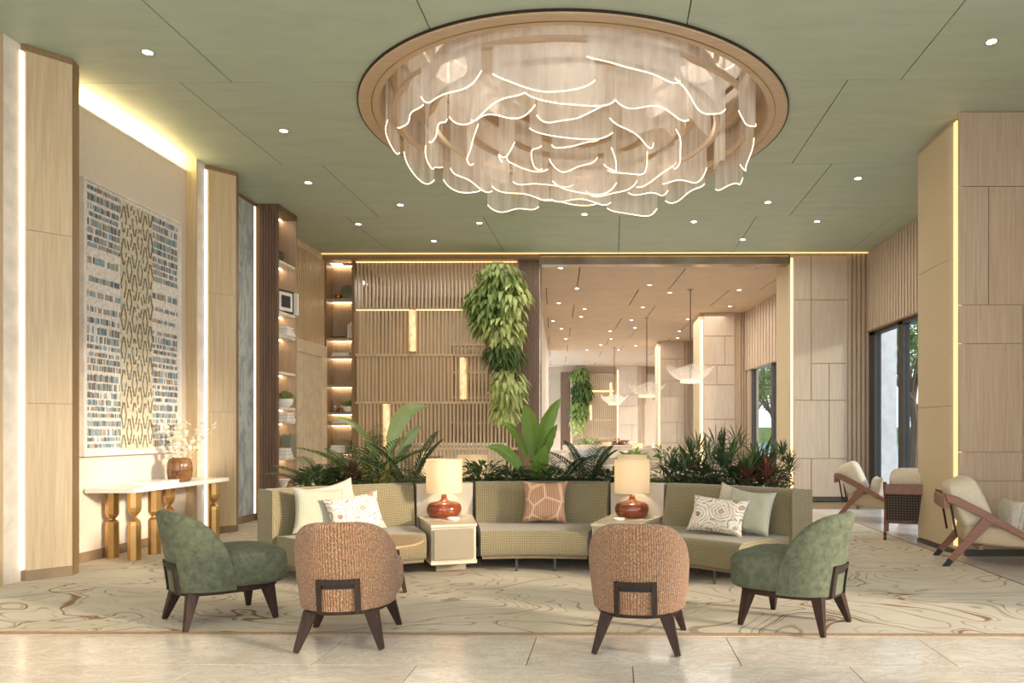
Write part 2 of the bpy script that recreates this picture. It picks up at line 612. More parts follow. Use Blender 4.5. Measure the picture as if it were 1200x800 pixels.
# ------------------------------------------------------------------ mesh builder
class MB:
    def __init__(s):
        s.v = []
        s.f = []
        s.uv = None
        s.mi = []
        s.cur = 0
        s.sm = []
        s.smooth = False

    def _add(s, vs, fs, uvs=None):
        o = len(s.v)
        s.v += [tuple(p) for p in vs]
        if uvs is not None:
            if s.uv is None:
                s.uv = [(p[0], p[2]) for p in s.v[:o]]
            s.uv += uvs
        elif s.uv is not None:
            s.uv += [(p[0] + p[1], p[2]) for p in vs]
        for f in fs:
            s.f.append(tuple(i + o for i in f))
            s.mi.append(s.cur)
            s.sm.append(s.smooth)
        return s

    def box(s, x0, x1, y0, y1, z0, z1, M=None):
        vs = [Vector((x, y, z)) for z in (z0, z1) for y in (y0, y1) for x in (x0, x1)]
        if M is not None:
            vs = [M @ p for p in vs]
        return s._add(vs, [(0, 2, 3, 1), (4, 5, 7, 6), (0, 1, 5, 4), (1, 3, 7, 5), (3, 2, 6, 7), (2, 0, 4, 6)])

    def prism(s, poly, z0, z1):
        n = len(poly)
        a = sum(poly[i][0] * poly[(i + 1) % n][1] - poly[(i + 1) % n][0] * poly[i][1] for i in range(n))
        if a < 0:
            poly = poly[::-1]
        vs = [(x, y, z0) for x, y in poly] + [(x, y, z1) for x, y in poly]
        fs = [tuple(range(n))[::-1], tuple(range(n, 2 * n))]
        fs += [(i, (i + 1) % n, (i + 1) % n + n, i + n) for i in range(n)]
        return s._add(vs, fs)

    def beam(s, a, b, w, h, w2=None, h2=None, up=(0, 0, 1)):
        a, b = Vector(a), Vector(b)
        d = (b - a).normalized()
        x = d.cross(Vector(up))
        if x.length < 1e-4:
            x = d.cross(Vector((0, 1, 0)))
        x.normalize()
        y = x.cross(d)
        w2 = w if w2 is None else w2
        h2 = h if h2 is None else h2
        vs = []
        for p, ww, hh in ((a, w, h), (b, w2, h2)):
            for sx, sy in ((-1, -1), (1, -1), (1, 1), (-1, 1)):
                vs.append(p + x * sx * ww / 2 + y * sy * hh / 2)
        return s._add(vs, [(3, 2, 1, 0), (4, 5, 6, 7), (0, 1, 5, 4), (1, 2, 6, 5), (2, 3, 7, 6), (3, 0, 4, 7)])

    def lathe(s, prof, seg=24, c=(0, 0, 0), a0=0, a1=2 * PI, sx=1, sy=1):
        full = abs(a1 - a0 - 2 * PI) < 1e-6
        m = seg if full else seg + 1
        vs, fs, uv = [], [], []
        acc = 0
        for i, (r, z) in enumerate(prof):
            if i:
                acc += math.hypot(r - prof[i - 1][0], z - prof[i - 1][1])
            for k in range(m):
                a = a0 + (a1 - a0) * k / seg
                vs.append((c[0] + r * math.cos(a) * sx, c[1] + r * math.sin(a) * sy, c[2] + z))
                uv.append((a * max(p[0] for p in prof), acc))
        for i in range(len(prof) - 1):
            for k in range(seg):
                k2 = (k + 1) % m
                fs.append((i * m + k, i * m + k2, (i + 1) * m + k2, (i + 1) * m + k))
        return s._add(vs, fs, uv if s.uv is not None or not s.v else None)

    def tube(s, pts, rad, seg=6):
        pts = [Vector(p) for p in pts]
        rads = rad if isinstance(rad, (list, tuple)) else [rad] * len(pts)
        vs, fs = [], []
        px = None
        for i, p in enumerate(pts):
            d = (pts[min(i + 1, len(pts) - 1)] - pts[max(i - 1, 0)]).normalized()
            x = d.cross(Vector((0, 0, 1))) if px is None else px - d * px.dot(d)
            if x.length < 1e-3:
                x = d.cross(Vector((0, 1, 0)))
            x.normalize()
            px = x
            y = d.cross(x)
            for k in range(seg):
                a = 2 * PI * k / seg
                vs.append(p + (x * math.cos(a) + y * math.sin(a)) * rads[i])
        for i in range(len(pts) - 1):
            for k in range(seg):
                k2 = (k + 1) % seg
                fs.append((i * seg + k, i * seg + k2, (i + 1) * seg + k2, (i + 1) * seg + k))
        n = len(pts)
        fs.append(tuple(range(seg))[::-1])
        fs.append(tuple((n - 1) * seg + k for k in range(seg)))
        return s._add(vs, fs)

    def grid(s, fn, nu, nv, closed_u=False):
        vs, uvs, fs = [], [], []
        for j in range(nv + 1):
            for i in range(nu + (0 if closed_u else 1)):
                r = fn(i / nu, j / nv)
                p, q = r if isinstance(r, tuple) and len(r) == 2 else (r, (i / nu, j / nv))
                vs.append(p)
                uvs.append(q)
        m = nu if closed_u else nu + 1
        for j in range(nv):
            for i in range(nu):
                i2 = (i + 1) % m if closed_u else i + 1
                fs.append((j * m + i, j * m + i2, (j + 1) * m + i2, (j + 1) * m + i))
        if s.uv is None and s.v:
            s.uv = [(p[0] + p[1], p[2]) for p in s.v]
        if s.uv is None:
            s.uv = []
        return s._add(vs, fs, uvs)

    def sup(s, c, r, e1=.3, e2=.3, nu=32, nv=14, M=None, fz=None):
        """superellipsoid: soft cushion body"""
        def sg(x, e):
            return math.copysign(abs(x) ** e, x)

        def fn(u, v):
            a = 2 * PI * u
            b = -PI / 2 + PI * v
            x = r[0] * sg(math.cos(b), e1) * sg(math.cos(a), e2)
            y = r[1] * sg(math.cos(b), e1) * sg(math.sin(a), e2)
            z = r[2] * sg(math.sin(b), e1)
            p = Vector((x, y, z))
            if fz:
                p = fz(p)
            if M is not None:
                p = M @ p
            return (Vector(c) + p, (x + y * .4, z + y))
        return s.grid(fn, nu, nv, True)

    def build(s, name, mat, parent=None, smooth=False, bevel=0, solid=0, loc=None, rot=None, seg=2, sub=0, kind=None, weld=False):
        me = bpy.data.meshes.new(name)
        me.from_pydata(s.v, [], s.f)
        if s.uv:
            ul = me.uv_layers.new(name='UVMap')
            buf = []
            for f in s.f:
                for i in f:
                    buf += s.uv[i]
            ul.data.foreach_set('uv', buf)
        ms = mat if isinstance(mat, (list, tuple)) else [mat]
        for m in ms:
            me.materials.append(MATS[m])
        if len(ms) > 1:
            me.polygons.foreach_set('material_index', s.mi)
        if smooth:
            me.polygons.foreach_set('use_smooth', [True] * len(s.f))
        elif any(s.sm):
            me.polygons.foreach_set('use_smooth', s.sm)
        me.validate()
        ob = bpy.data.objects.new(name, me)
        COL.objects.link(ob)
        if parent is not None:
            ob.parent = parent
        if loc is not None:
            ob.location = loc
        if rot is not None:
            ob.rotation_euler = rot
        if solid:
            md = ob.modifiers.new('solid', 'SOLIDIFY')
            md.thickness = solid
            md.offset = 0
        if bevel:
            md = ob.modifiers.new('bevel', 'BEVEL')
            md.width = bevel
            md.segments = seg
            md.limit_method = 'ANGLE'
        if sub:
            md = ob.modifiers.new('sub', 'SUBSURF')
            md.levels = md.render_levels = sub
        if kind:
            ob['kind'] = kind
        return ob


def thing(name, label, cat, loc=(0, 0, 0), rz=0, group=None):
    o = bpy.data.objects.new(name, None)
    COL.objects.link(o)
    o.location = loc
    o.rotation_euler = (0, 0, rz)
    o.empty_display_size = .1
    tag(o, label, cat, group)
    return o


def tag(o, label, cat, group=None):
    o['label'] = label
    o['category'] = cat
    if group:
        o['group'] = group
    return o


def struct(o):
    o['kind'] = 'structure'
    return o


def dup(root, loc=None, rz=None, label=None, group=None):
    def cp(o, par):
        c = o.copy()
        COL.objects.link(c)
        c.parent = par
        for ch in o.children:
            cp(ch, c)
        return c
    c = cp(root, None)
    if loc is not None:
        c.location = loc
    if rz is not None:
        c.rotation_euler = (0, 0, rz)
    if label:
        c['label'] = label
    if group:
        c['group'] = group
    return c


def box(name, mat, dims, parent=None, bevel=0, **kw):
    return MB().box(*dims).build(name, mat, parent, bevel=bevel, **kw)


def shared(name, me, parent, loc=(0, 0, 0), rot=(0, 0, 0), scale=(1, 1, 1)):
    o = bpy.data.objects.new(name, me)
    COL.objects.link(o)
    o.parent = parent
    o.location = loc
    o.rotation_euler = rot
    o.scale = scale
    return o


def tmpmesh(mb, mat):
    o = mb.build('piece', mat)
    me = o.data
    bpy.data.objects.remove(o)
    return me


# ================================================================== THE SETTING
# ---- floor: base slab and marble tiles
floor = struct(box('floor', 'base_brown', (-5.9, 6.2, -6, 14.2, -.25, -.012)))
TG = .003


def tile(x0, x1, y0, y1, par, mat='marble_floor'):
    cx, cy = (x0 + x1) / 2, (y0 + y1) / 2
    MB().box(x0 - cx + TG, x1 - cx - TG, y0 - cy + TG, y1 - cy - TG, -.02, 0).build(
        'tile', mat, par, loc=(cx, cy, 0))


rows = [(2.93 + .6 * i, 2.93 + .6 * (i + 1)) for i in range(-3, 4)]
for i, (y0, y1) in enumerate(rows):
    x = (.717 if (i % 2) == 1 else .11) - 1.2 * 6
    while x < 4.8:
        a, b = max(x, -5.3), min(x + 1.2, 5.0)
        if b - a > .1:
            tile(a, b, y0, y1, floor)
        x += 1.2
for i in range(12):                                   # strip along the window side
    y0 = 5.33 + .6 * i
    xo = 3.3 if i % 2 else 2.7
    for k in range(2):
        a, b = max(3.3, xo + 1.2 * k), min(xo + 1.2 * (k + 1), 5.0)
        if b - a > .1:
            tile(a, b, y0, min(y0 + .6, 14.2), floor, 'marble_floor_b')
for i in range(5):
    y0 = 11.2 + .6 * i
    for k in range(8):
        a = -5.5 + 1.2 * k - (.6 if i % 2 else 0)
        b = min(a + 1.2, 3.3 if y0 < 12.4 else 3.3)
        a = max(a, -5.5)
        if b - a > .1:
            tile(a, b, y0, min(y0 + .6, 14.2), floor, 'marble_floor_b')
under = MB().box(-5.3, 3.3, 5.33, 11.2, -.02, -.001).build('underlay', 'marble_floor', floor)

# ---- ceiling: sage boards with recessed joints, cut by the round light pocket
CX, CY, CR = -.407, 8.14, 2.27
ceiling = MB().box(-5.9, 5.3, -6, 14.35, CEIL + .035, CEIL + .1)
ceiling = struct(ceiling.build('ceiling', 'dark_joint'))
cut = MB().lathe([(0.001, -1), (CR, -1), (CR, 1), (0.001, 1)], 96, (CX, CY, CEIL)).build('cutter', 'dark_joint')


def cut_round(ob):
    md = ob.modifiers.new('cut', 'BOOLEAN')
    md.operation = 'DIFFERENCE'
    md.object = cut
    md.solver = 'EXACT'
    dg = bpy.context.evaluated_depsgraph_get()
    me = bpy.data.meshes.new_from_object(ob.evaluated_get(dg))
    ob.modifiers.clear()
    old = ob.data
    ob.data = me
    bpy.data.meshes.remove(old)


hit = [ceiling]
yed = [-6.2, -4.0, -1.8, .42, 2.65, 4.87, 7.09, 9.29, 11.54, 14.22]
JG = .0055
for j in range(len(yed) - 1):
    x = (-3.65 if j % 2 == 0 else -4.15) - 2.13
    x -= 0
    if j % 2 == 1:
        pass
    off = -3.65 if yed[j] in (4.87, 9.29, .42, -4.0) else -4.15
    x = off - 2.13
    while x < 4.85:
        a, b = max(x, -5.62), min(x + 2.13, 5.0)
        if b - a > .05:
            cx, cy = (a + b) / 2, (yed[j] + yed[j + 1]) / 2
            hx, hy = (b - a) / 2 - JG, (yed[j + 1] - yed[j]) / 2 - JG * .6
            o = MB().box(-hx, hx, -hy, hy, 0, .03).build('panel', 'ceiling_sage', ceiling, loc=(cx, cy, CEIL))
            nx, ny = max(a, min(CX, b)), max(yed[j], min(CY, yed[j + 1]))
            if math.hypot(nx - CX, ny - CY) < CR:
                hit.append(o)
        x += 2.13
bpy.context.view_layer.update()
for o in hit:
    cut_round(o)
bpy.data.objects.remove(cut)

# ---- left wall
wall_left = MB()
XL = -5.24
wall_left.box(-5.9, XL, 6.2, 9.07, 0, 4.50)                 # plaster
wall_left.box(-5.9, -5.60, -6, 14.2, 0, CEIL + .03)
wall_left = struct(wall_left.build('wall_left', 'wave_plaster'))
MB().box(XL, XL + .015, 7.0, 9.07, 0, .11).build('baseboard', 'base_brown', wall_left)
box('light_strip', 'led_cove', (-5.50, -5.30, 7.1, 9.05, 4.505, 4.52), wall_left)
box('cove_return', 'oak', (-5.59, -5.11, 9.07, 9.09, 0, CEIL), wall_left)
box('cove_edge', 'plaster_white', (XL - .01, XL + .012, 7.0, 9.07, 4.49, 4.512), wall_left)
for (ya, yb) in ((3.9, 5.0), (5.0, 6.14)):
    for (za, zb) in ((.11, 2.38), (2.385, CEIL)):
        MB().box(-5.6, XL, ya + .002, yb - .002, za, zb).build('stone_panel', 'marble_blue', wall_left)
for (ya, yb) in ((9.5, 10.16), (10.163, 10.80)):
    for (za, zb) in ((.11, 2.38), (2.383, 4.60)):
        MB().box(-5.6, XL, ya, yb, za, zb).build('stone_panel', 'marble_blue', wall_left)
box('baseboard', 'base_brown', (-5.6, XL + .015, 9.5, 10.87, 0, .11), wall_left)
box('stone_cap', 'bronze_trim', (-5.6, XL + .01, 9.5, 10.87, 4.60, 4.645), wall_left)
box('light_strip', 'led_white', (-5.3, XL + .004, 10.80, 10.86, .11, 4.60), wall_left)
box('jamb', 'oak', (-5.6, -5.11, 6.14, 6.18, 0, CEIL), wall_left)

# back part of the left wall: slatted above a door
wl2 = struct(MB().box(-5.9, -5.50, 10.87, 14.2, 0, CEIL).build('wall_left', 'slat_oak'))
wl2.name = 'wall_left_rear'
slat_me = tmpmesh(MB().box(-.0, .035, -.026, .026, 0, 1), 'slat_oak')
y = 11.55
while y < 14.1:
    shared('slat', slat_me, wl2, (-5.50, y, 2.93), (0, 0, 0), (1, 1, 1.60))
    y += .082
box('top_band', 'door_cream', (-5.50, -5.455, 11.5, 14.1, 4.53, CEIL), wl2)
door = struct(MB().box(-5.495, -5.46, 12.3, 13.80, 0, 2.70).build('door_1', 'door_cream'))
for yy in [12.34 + .1 * k for k in range(15)]:
    box('flute', 'door_cream', (-5.46, -5.45, yy, yy + .075, .05, 2.66), door)
fr = MB().box(-5.50, -5.42, 12.1, 14.05, 2.70, 2.92)
fr.box(-5.50, -5.42, 13.80, 14.05, 0, 2.70).box(-5.50, -5.42, 12.1, 12.3, 0, 2.70)
struct(fr.build('trim_1', 'door_cream', bevel=.006))


# ---- pilasters: angled oak panels with a lit slit before them
def pilaster(Y0, label):
    t = thing('pilaster', label, 'pilaster', (-4.95, Y0, 0))
    P = [(-.12, -.25), (.10, 0), (.06, .14), (-.14, .40), (-.55, .40), (-.55, -.25)]
    core = [(-.125, -.225), (.085, 0), (.05, .13), (-.15, .39), (-.55, .39), (-.55, -.225)]
    MB().prism(core, .0125, CEIL - .001).build('core', 'oak', t)
    MB().prism(P, .0125, .10).build('plinth', 'base_brown', t)
    MB().prism([(x * 1.0, y) for x, y in P], CEIL - .055, CEIL - .002).build('cap', 'bronze_trim', t)
    a, b = Vector((-.12, -.25, 0)), Vector((.10, 0, 0))
    d = (b - a).normalized()
    n = Vector((d.y, -d.x, 0))
    for z0, z1 in ((.102, 1.548), (1.552, 3.048), (3.052, CEIL - .057)):
        q = [a, b, b - n * .02, a - n * .02]
        MB().prism([(p.x, p.y) for p in q], z0, z1).build('panel', 'oak', t)
    box('side_return', 'bronze_trim', (0, 0, 0, 0, 0, 0), t)
    o = t.children[-1]
    bpy.data.objects.remove(o)
    MB().prism([(.10, 0), (.062, .14), (-.138, .40), (-.142, .39), (.055, .13), (.09, 0)], .10, CEIL - .056).build('side_return', 'bronze_trim', t)
    MB().box(-.56, -.165, -.44, -.20, 0, CEIL - .003).build('slit_back', 'plaster_white', t)
    MB().box(-.165, -.148, -.262, -.232, .11, CEIL - .06).build('light_strip', 'led_white', t)
    return t


pilaster(6.62, 'angled pale oak pilaster at the far left edge, tallest in view')
pilaster(9.52, 'angled pale oak pilaster between the console table and blue-grey marble')

# ---- back end of the lobby: shelves, screen, lintel, pier
BY = 14.1
gold = struct(box('trim_2', 'led_gold', (-5.47, 4.75, BY - .24, BY - .215, CEIL - .02, CEIL - .004)))
rail_top = struct(box('trim_3', 'bronze_trim', (-5.5, -1.38, BY - .2, BY + .02, 4.54, CEIL - .001)))

SHELF_Z = [.44, .91, 1.46, 1.67, 2.195, 2.745, 3.09, 3.84]


# bookcase facing the room on the left (opening looks to +x)
def bookcase_left():
    t = thing('bookcase', 'tall dark slatted bookcase standing out from the left wall beside marble', 'bookcase', (-5.2, 11.17, 0))
    MB().box(-.29, .28, -.30, -.27, 0, CEIL - .002).build('side_panel', 'slat_dark', t)
    me = tmpmesh(MB().box(-.018, .018, -.02, 0, 0, CEIL - .01), 'slat_dark')
    for k in range(8):
        shared('slat', me, t, (-.015 + .042 * k - .02, -.30, 0))
    MB().box(-.29, .30, .27, .31, 0, CEIL - .002).build('side_panel', 'shelf_wood', t)
    MB().box(-.29, -.26, -.27, .27, 0, CEIL - .002).build('back_panel', 'shelf_wood', t)
    MB().box(-.26, .30, -.30, .31, CEIL - .09, CEIL - .002).build('top_board', 'slat_dark', t)
    MB().box(-.26, .28, -.27, .27, 0, .08).build('plinth', 'slat_dark', t)
    for z in SHELF_Z:
        s = MB().box(-.26, .29, -.27, .27, z - .035, z).build('shelf', 'stone_top', t)
        MB().box(.06, .09, -.26, .26, z - .043, z - .036).build('light_strip', 'led_shelf', s)
    MB().box(.06, .09, -.26, .26, CEIL - .10, CEIL - .09).build('light_strip', 'led_shelf', t)
    return t


bookcase_left()


def bookcase_back():
    t = thing('bookcase', 'tall lit bookcase built in at the back left of the slatted screen', 'bookcase', (-5.19, BY, 0))
    w_ = .285
    MB().box(-w_, -w_ + .04, -.05, .30, 0, 4.54).build('side_panel', 'bronze_trim', t)
    MB().box(w_ - .04, w_ + .01, -.08, .30, 0, 4.54).build('side_panel', 'bronze_trim', t)
    MB().box(-w_, w_, .28, .31, 0, 4.54).build('back_panel', 'shelf_wood', t)
    MB().box(-w_, w_, -.02, .28, 0, .08).build('plinth', 'bronze_trim', t)
    for z in SHELF_Z:
        s = MB().box(-w_ + .04, w_ - .04, -.03, .28, z - .035, z).build('shelf', 'shelf_wood', t)
        MB().box(-w_ + .05, w_ - .05, .225, .255, z - .043, z - .036).build('light_strip', 'led_shelf', s)
    MB().box(-w_ + .05, w_ - .05, .225, .255, 4.50, 4.51).build('light_strip', 'led_shelf', t)
    return t


bookcase_back()

# slatted screen
scr = thing('slatted_screen', 'pale oak slatted screen in five tiers behind the hanging plant', 'screen', (0, BY, 0))
RZ = [4.54, 3.63, 2.76, 1.86, .98, .09]
X0, X1 = -4.89, -1.79
slm = tmpmesh(MB().box(-.014, .014, -.035, .035, 0, 1), 'slat_oak')
wood('walnut', '2f221b', '45322a', .6)
wood('wenge', '2e2620', '40332a', .6)
MATS['wenge'].node_tree.nodes['Principled BSDF'].inputs['Specular IOR Level'].default_value = .2
MATS['walnut'].node_tree.nodes['Principled BSDF'].inputs['Specular IOR Level'].default_value = .2
random.seed(4)
for r in range(5):
    zt, zb = RZ[r], RZ[r + 1]
    n = 42
    for k in range(n):
        x = X0 + .04 + (X1 - X0 - .08) * (k + (.0 if r % 2 == 0 else .5)) / n
        shared('slat', slm, scr, (x, 0 if k % 2 else .012, zb + .02), (0, 0, 0), (1, 1, zt - zb - .04))
for i, z in enumerate(RZ):
    o = MB().box(X0, X1, -.05, .05, z - .02, z + .02).build('rail', 'slat_oak', scr)
    if i in (0, 1):
        MB().box(X0 + .02, X1 - .02, -.058, -.05, z - .028, z - .012).build('light_strip', 'led_warm', o)
box('base_board', 'bronze_trim', (X0, X1, -.06, .06, 0, .07), scr)
# glowing alabaster tubes in the screen
for u, v0, v1, lb in ((483.5, 362, 413, 'glowing amber stone tube light highest left in the slatted screen'),
                      (543, 418, 469, 'glowing amber stone tube light in the middle tier of the screen'),
                      (453, 472, 524, 'glowing amber stone tube light behind the arching palm leaf, low left'),
                      (498, 527, 579, 'lowest amber stone tube light just left of the front table lamp'),
                      (597, 362, 413, 'amber stone tube light half hidden behind the hanging plant')):
    a, b = pd(u, v0, BY - .09), pd(u, v1, BY - .09)
    t = thing('tube_light', lb, 'light', (a.x, BY - .13, b.z))
    h = a.z - b.z
    MB().lathe([(.001, .02), (.06, .02), (.062, h / 2), (.06, h - .02), (.001, h - .02)], 16).build('tube', 'alabaster', t, smooth=False)
    MB().lathe([(.001, 0), (.064, 0), (.064, .02), (.001, .02)], 16).build('end_cap', 'brass', t)
    MB().lathe([(.001, h - .02), (.064, h - .02), (.064, h), (.001, h)], 16).build('end_cap', 'brass', t)

# dark fluted column right of the screen
t = thing('column', 'dark brown fluted square column beside the hanging plant', 'column', (-1.585, BY - .05, 0))
MB().box(-.195, .20, 0, .45, 0, CEIL - .002).build('core', 'slat_dark', t)
me = tmpmesh(MB().box(-.022, .022, -.03, 0, 0, CEIL - .004), 'slat_dark')
for k in range(8):
    shared('slat', me, t, (-.17 + .0485 * k, 0, 0))
me = tmpmesh(MB().box(0, .006, -.01, .01, 0, 1), 'steel')
box('metal_edge', 'steel', (.2, .206, 0, .03, 0, CEIL - .01), t)

# lintel over the opening to the far lounge
struct(box('trim_4', 'lintel_metal', (-1.385, 3.36, BY - .12, BY + .12, 4.455, 4.625)))


def panels(t, rects, d, ypl, mat, x_off, thick=.02):
    """oak facing boards given as photo rectangles on the plane y = ypl"""
    for (u0, u1, v0, v1) in rects:
        a, b = pd(u0, v0, d), pd(u1, v1, d)
        g = .004 * d / 8
        MB().box(a.x - x_off + g, b.x - x_off - g, ypl - thick, ypl, max(b.z, .085) + g, min(a.z, CEIL - .003) - g).build('panel', mat, t)


# far right pier
t = thing('column', 'pale oak panelled pier with a vertical gold light at the far right', 'column', (0, 0, 0))
MB().box(3.33, 4.38, BY - .14, BY + .95, 0, CEIL - .002).build('core', 'oak_grey', t)
MB().box(3.312, 3.33, BY - .12, BY + .95, .05, CEIL - .003).build('side_facing', 'ribbed_cloth', t)
MB().box(3.335, 3.375, BY - .165, BY - .14, .08, 4.56).build('light_strip', 'led_warm', t)
panels(t, [(930, 950, 300, 351.6), (950, 993, 300, 351.6), (930, 950, 351.6, 469), (950, 993, 351.6, 426),
           (950, 971, 426, 469), (971, 993, 426, 469), (930, 971, 469, 537), (971, 993, 469, 537),
           (930, 950, 537, 583), (950, 993, 537, 583)], 13.94, BY - .14, 'oak_far', 0)
box('plinth', 'dark_ceramic', (3.38, 4.4, BY - .15, BY - .1, 0, .08), t)
me = tmpmesh(MB().box(-.025, .025, -.05, 0, 0, CEIL - .003), 'oak_grey')
for k in range(5):
    shared('slat', me, t, (4.43 + .083 * k, BY - .14, 0))
box('slat_back', 'slat_oak', (4.38, 4.8, BY - .14, BY + .3, 0, CEIL - .003), t)

# ---- right wall
XR = 4.80
wall_right = struct(MB().box(XR, XR + .3, 8.5, 14.4, 3.17, CEIL + .03).build('wall_right', 'oak_far'))
me = tmpmesh(MB().box(-.045, 0, -.038, .038, 0, 1.47), 'oak_far')
y = 8.95
while y < 14.0:
    shared('slat', me, wall_right, (XR, y, 3.175))
    y += .125
box('head_trim', 'bronze_trim', (XR - .05, XR + .02, 8.9, 14.0, 3.155, 3.18), wall_right)
win = MB()
for ya, yb in ((13.70, 14.05), (12.38, 12.58), (10.9, 11.05), (9.3, 9.42)):
    win.box(XR + .02, XR + .14, ya, yb, 0, 3.17)
win.box(XR + .02, XR + .14, 8.9, 14.05, 0, .06)
win.box(XR + .02, XR + .14, 8.9, 14.05, 3.10, 3.17)
win = struct(win.build('window_1', 'steel_dark'))
for ya, yb in ((12.58, 13.70), (11.05, 12.38), (9.42, 10.9)):
    box('pane', 'window_glass', (XR + .07, XR + .08, ya, yb, .06, 3.10), win)
# near glazing, out of view at right: piers and high head shape the sunbeams
wn = MB()
for ya, yb in ((4.6, 7.7), (1.35, 2.2), (-2.0, -1.4), (-6, -5.6)):
    wn.box(XR + .0, XR + .3, ya, yb, 0, CEIL)
wn.box(XR, XR + .3, -6, 7.8, 4.45, CEIL + .03)
struct(wn.build('wall_right_front', 'oak_far'))

# near right column
t = thing('column', 'large near column of ribbed cloth and oak panels with gold light slot', 'column', (0, 0, 0))
cy0, cy1 = 7.80, 8.86
pts = [(3.63, cy1), (3.63, 8.10), (3.635, 8.03), (3.66, 7.985), (3.70, 7.97), (3.70, cy0 + .02), (5.1, cy0 + .02), (5.1, cy1)]
MB().prism([(x + .012, y) for x, y in pts], 0, CEIL - .002).build('core', 'oak_grey', t)
side = [(3.63, cy1), (3.63, 8.10), (3.636, 8.05), (3.65, 8.01), (3.68, 7.985), (3.68, 8.0), (3.66, 8.02), (3.645, 8.05), (3.642, 8.10), (3.642, cy1)]
for z0, z1 in ((.06, 1.58), (1.585, 3.16), (3.165, CEIL - .06)):
    MB().prism(side, z0, z1).build('cloth_panel', 'ribbed_cloth', t)
MB().prism([(3.62, cy1), (3.62, 8.10), (3.63, 8.04), (3.67, 7.96), (3.70, 7.95), (3.70, 8.1), (3.70, cy1)], 0, .045).build('plinth', 'dark_ceramic', t)
MB().box(3.645, 3.70, 7.90, 7.97, .09, CEIL - .05).build('light_strip', 'led_gold', t)
MB().box(3.70, 5.1, 7.79, 7.85, 0, .07).build('plinth', 'dark_ceramic', t)
panels(t, [(1121, 1400, 130, 220), (1121, 1156, 220, 358), (1156, 1400, 220, 358), (1121, 1196, 358, 403),
           (1121, 1196, 403, 529.5), (1121, 1196, 529.5, 563), (1121, 1400, 563, 645), (1196, 1400, 358, 484),
           (1196, 1400, 484, 563)], 7.81, cy0 + .02, 'oak_grey', 0)

# ---- behind the screen
sb = MB()
sb.box(-5.9, -1.80, 18.2, 18.4, 0, 4.6)
sb.box(-5.9, -5.7, 14.2, 18.4, 0, 4.6)
wall_back = struct(sb.build('wall_back', 'screen_back'))
for k in range(6):
    x = -5.6 + .64 * k
    box('panel', 'screen_back', (x + .006, x + .634, 18.17, 18.2, .1, 4.55), wall_back)
struct(MB().box(-5.9, 6.2, 14.2, 40, -.25, -.001).build('floor_far', 'marble_floor_b'))
t = thing('reception_desk', 'pale reception counter seen through the slatted screen', 'desk', (-3.35, 16.6, 0))
MB().box(-1.0, .9, -.3, .3, 0, 1.0).build('body', 'lacquer', t, bevel=.02)
MB().box(-1.05, .95, -.35, .35, 1.0, 1.05).build('worktop', 'stone_top', t, bevel=.008)
t = thing('shelf_rack', 'tall open rack of dark shelves behind the slatted screen', 'shelf', (-2.9, 17.8, 0))
for x in (-.95, 0, .95):
    MB().box(x - .02, x + .02, -.18, .18, 0, 3.4).build('upright', 'bronze_trim', t)
for z in (.3, .9, 1.5, 2.1, 2.7, 3.36):
    MB().box(-.93, .93, -.17, .17, z, z + .04).build('shelf', 'shelf_wood', t)

# ---- far lounge (turned a little to the left)
A2 = R(4.5)
e2 = Vector((-math.sin(A2), math.cos(A2), 0))
n2 = Vector((math.cos(A2), math.sin(A2), 0))
O2 = Vector((4.2, 14.25, 0))


def L2(a, b, z=0):
    """a metres left of the far right wall, b metres along it"""
    return O2 + e2 * b - n2 * a + Vector((0, 0, z))


C2 = 4.60
cf = MB().prism([tuple(L2(a, b)[:2]) for a, b in ((-1.2, .15), (-1.2, 26), (9.5, 26), (9.5, .8))], C2 + .03, C2 + .12)
cf = struct(cf.build('ceiling_far', 'far_joint'))


def clip_y(poly, ymin):
    out = []
    for i in range(len(poly)):
        p, q = poly[i], poly[(i + 1) % len(poly)]
        if p[1] >= ymin:
            out.append(p)
        if (p[1] >= ymin) != (q[1] >= ymin):
            f_ = (ymin - p[1]) / (q[1] - p[1])
            out.append((p[0] + (q[0] - p[0]) * f_, ymin))
    return out


for j in range(12):
    for i in range(5):
        a0 = -.9 + 2.13 * i - (.7 if j % 2 else 0)
        b0 = -1.2 + 2.2 * j
        q = [tuple(L2(a_, b_)[:2]) for a_, b_ in ((a0 + .012, b0 + .004), (a0 + 2.118, b0 + .004), (a0 + 2.118, b0 + 2.196), (a0 + .012, b0 + 2.196))]
        q = clip_y(q, 14.24)
        if len(q) > 2:
            MB().prism(q, C2, C2 + .028).build('panel', 'ceil_far', cf)
M2 = Matrix.Translation(O2) @ Matrix.Rotation(A2, 4, 'Z')
# far right wall: fluted above, window below
wr = MB().box(0, .25, .9, 26, 3.0, C2, M2)
for b0, b1 in ((6.0, 7.3), (12.5, 13.6), (17.5, 19)):
    wr.box(0, .25, b0, b1, 0, 3.0, M2)
wr = struct(wr.build('wall_right_far', 'oak_far'))
k = 0
me = tmpmesh(MB().box(-.05, 0, -.09, .09, 0, C2 - 3.0), 'oak_far')
for i in range(60):
    p = L2(0, 1.0 + i * .26, 3.0)
    shared('slat', me, wr, p, (0, 0, A2))
wf = MB()
for b in (2.2, 4.1, 5.95, 7.35, 9.2, 10.8, 12.4, 13.7, 15.4, 17.4):
    wf.box(.05, .15, b - .07, b + .07, 0, 3.0, M2)
wf.box(.05, .15, .9, 19, 0, .06, M2)
wf = struct(wf.build('window_2', 'steel_dark'))
for b0, b1 in ((.9, 2.13), (2.27, 4.03), (4.17, 5.88), (7.42, 9.13), (9.27, 10.73), (10.87, 12.3), (13.77, 15.3), (15.47, 17.3)):
    MB().box(.09, .10, b0, b1, .06, 3.0, M2).build('pane', 'window_glass', wf)


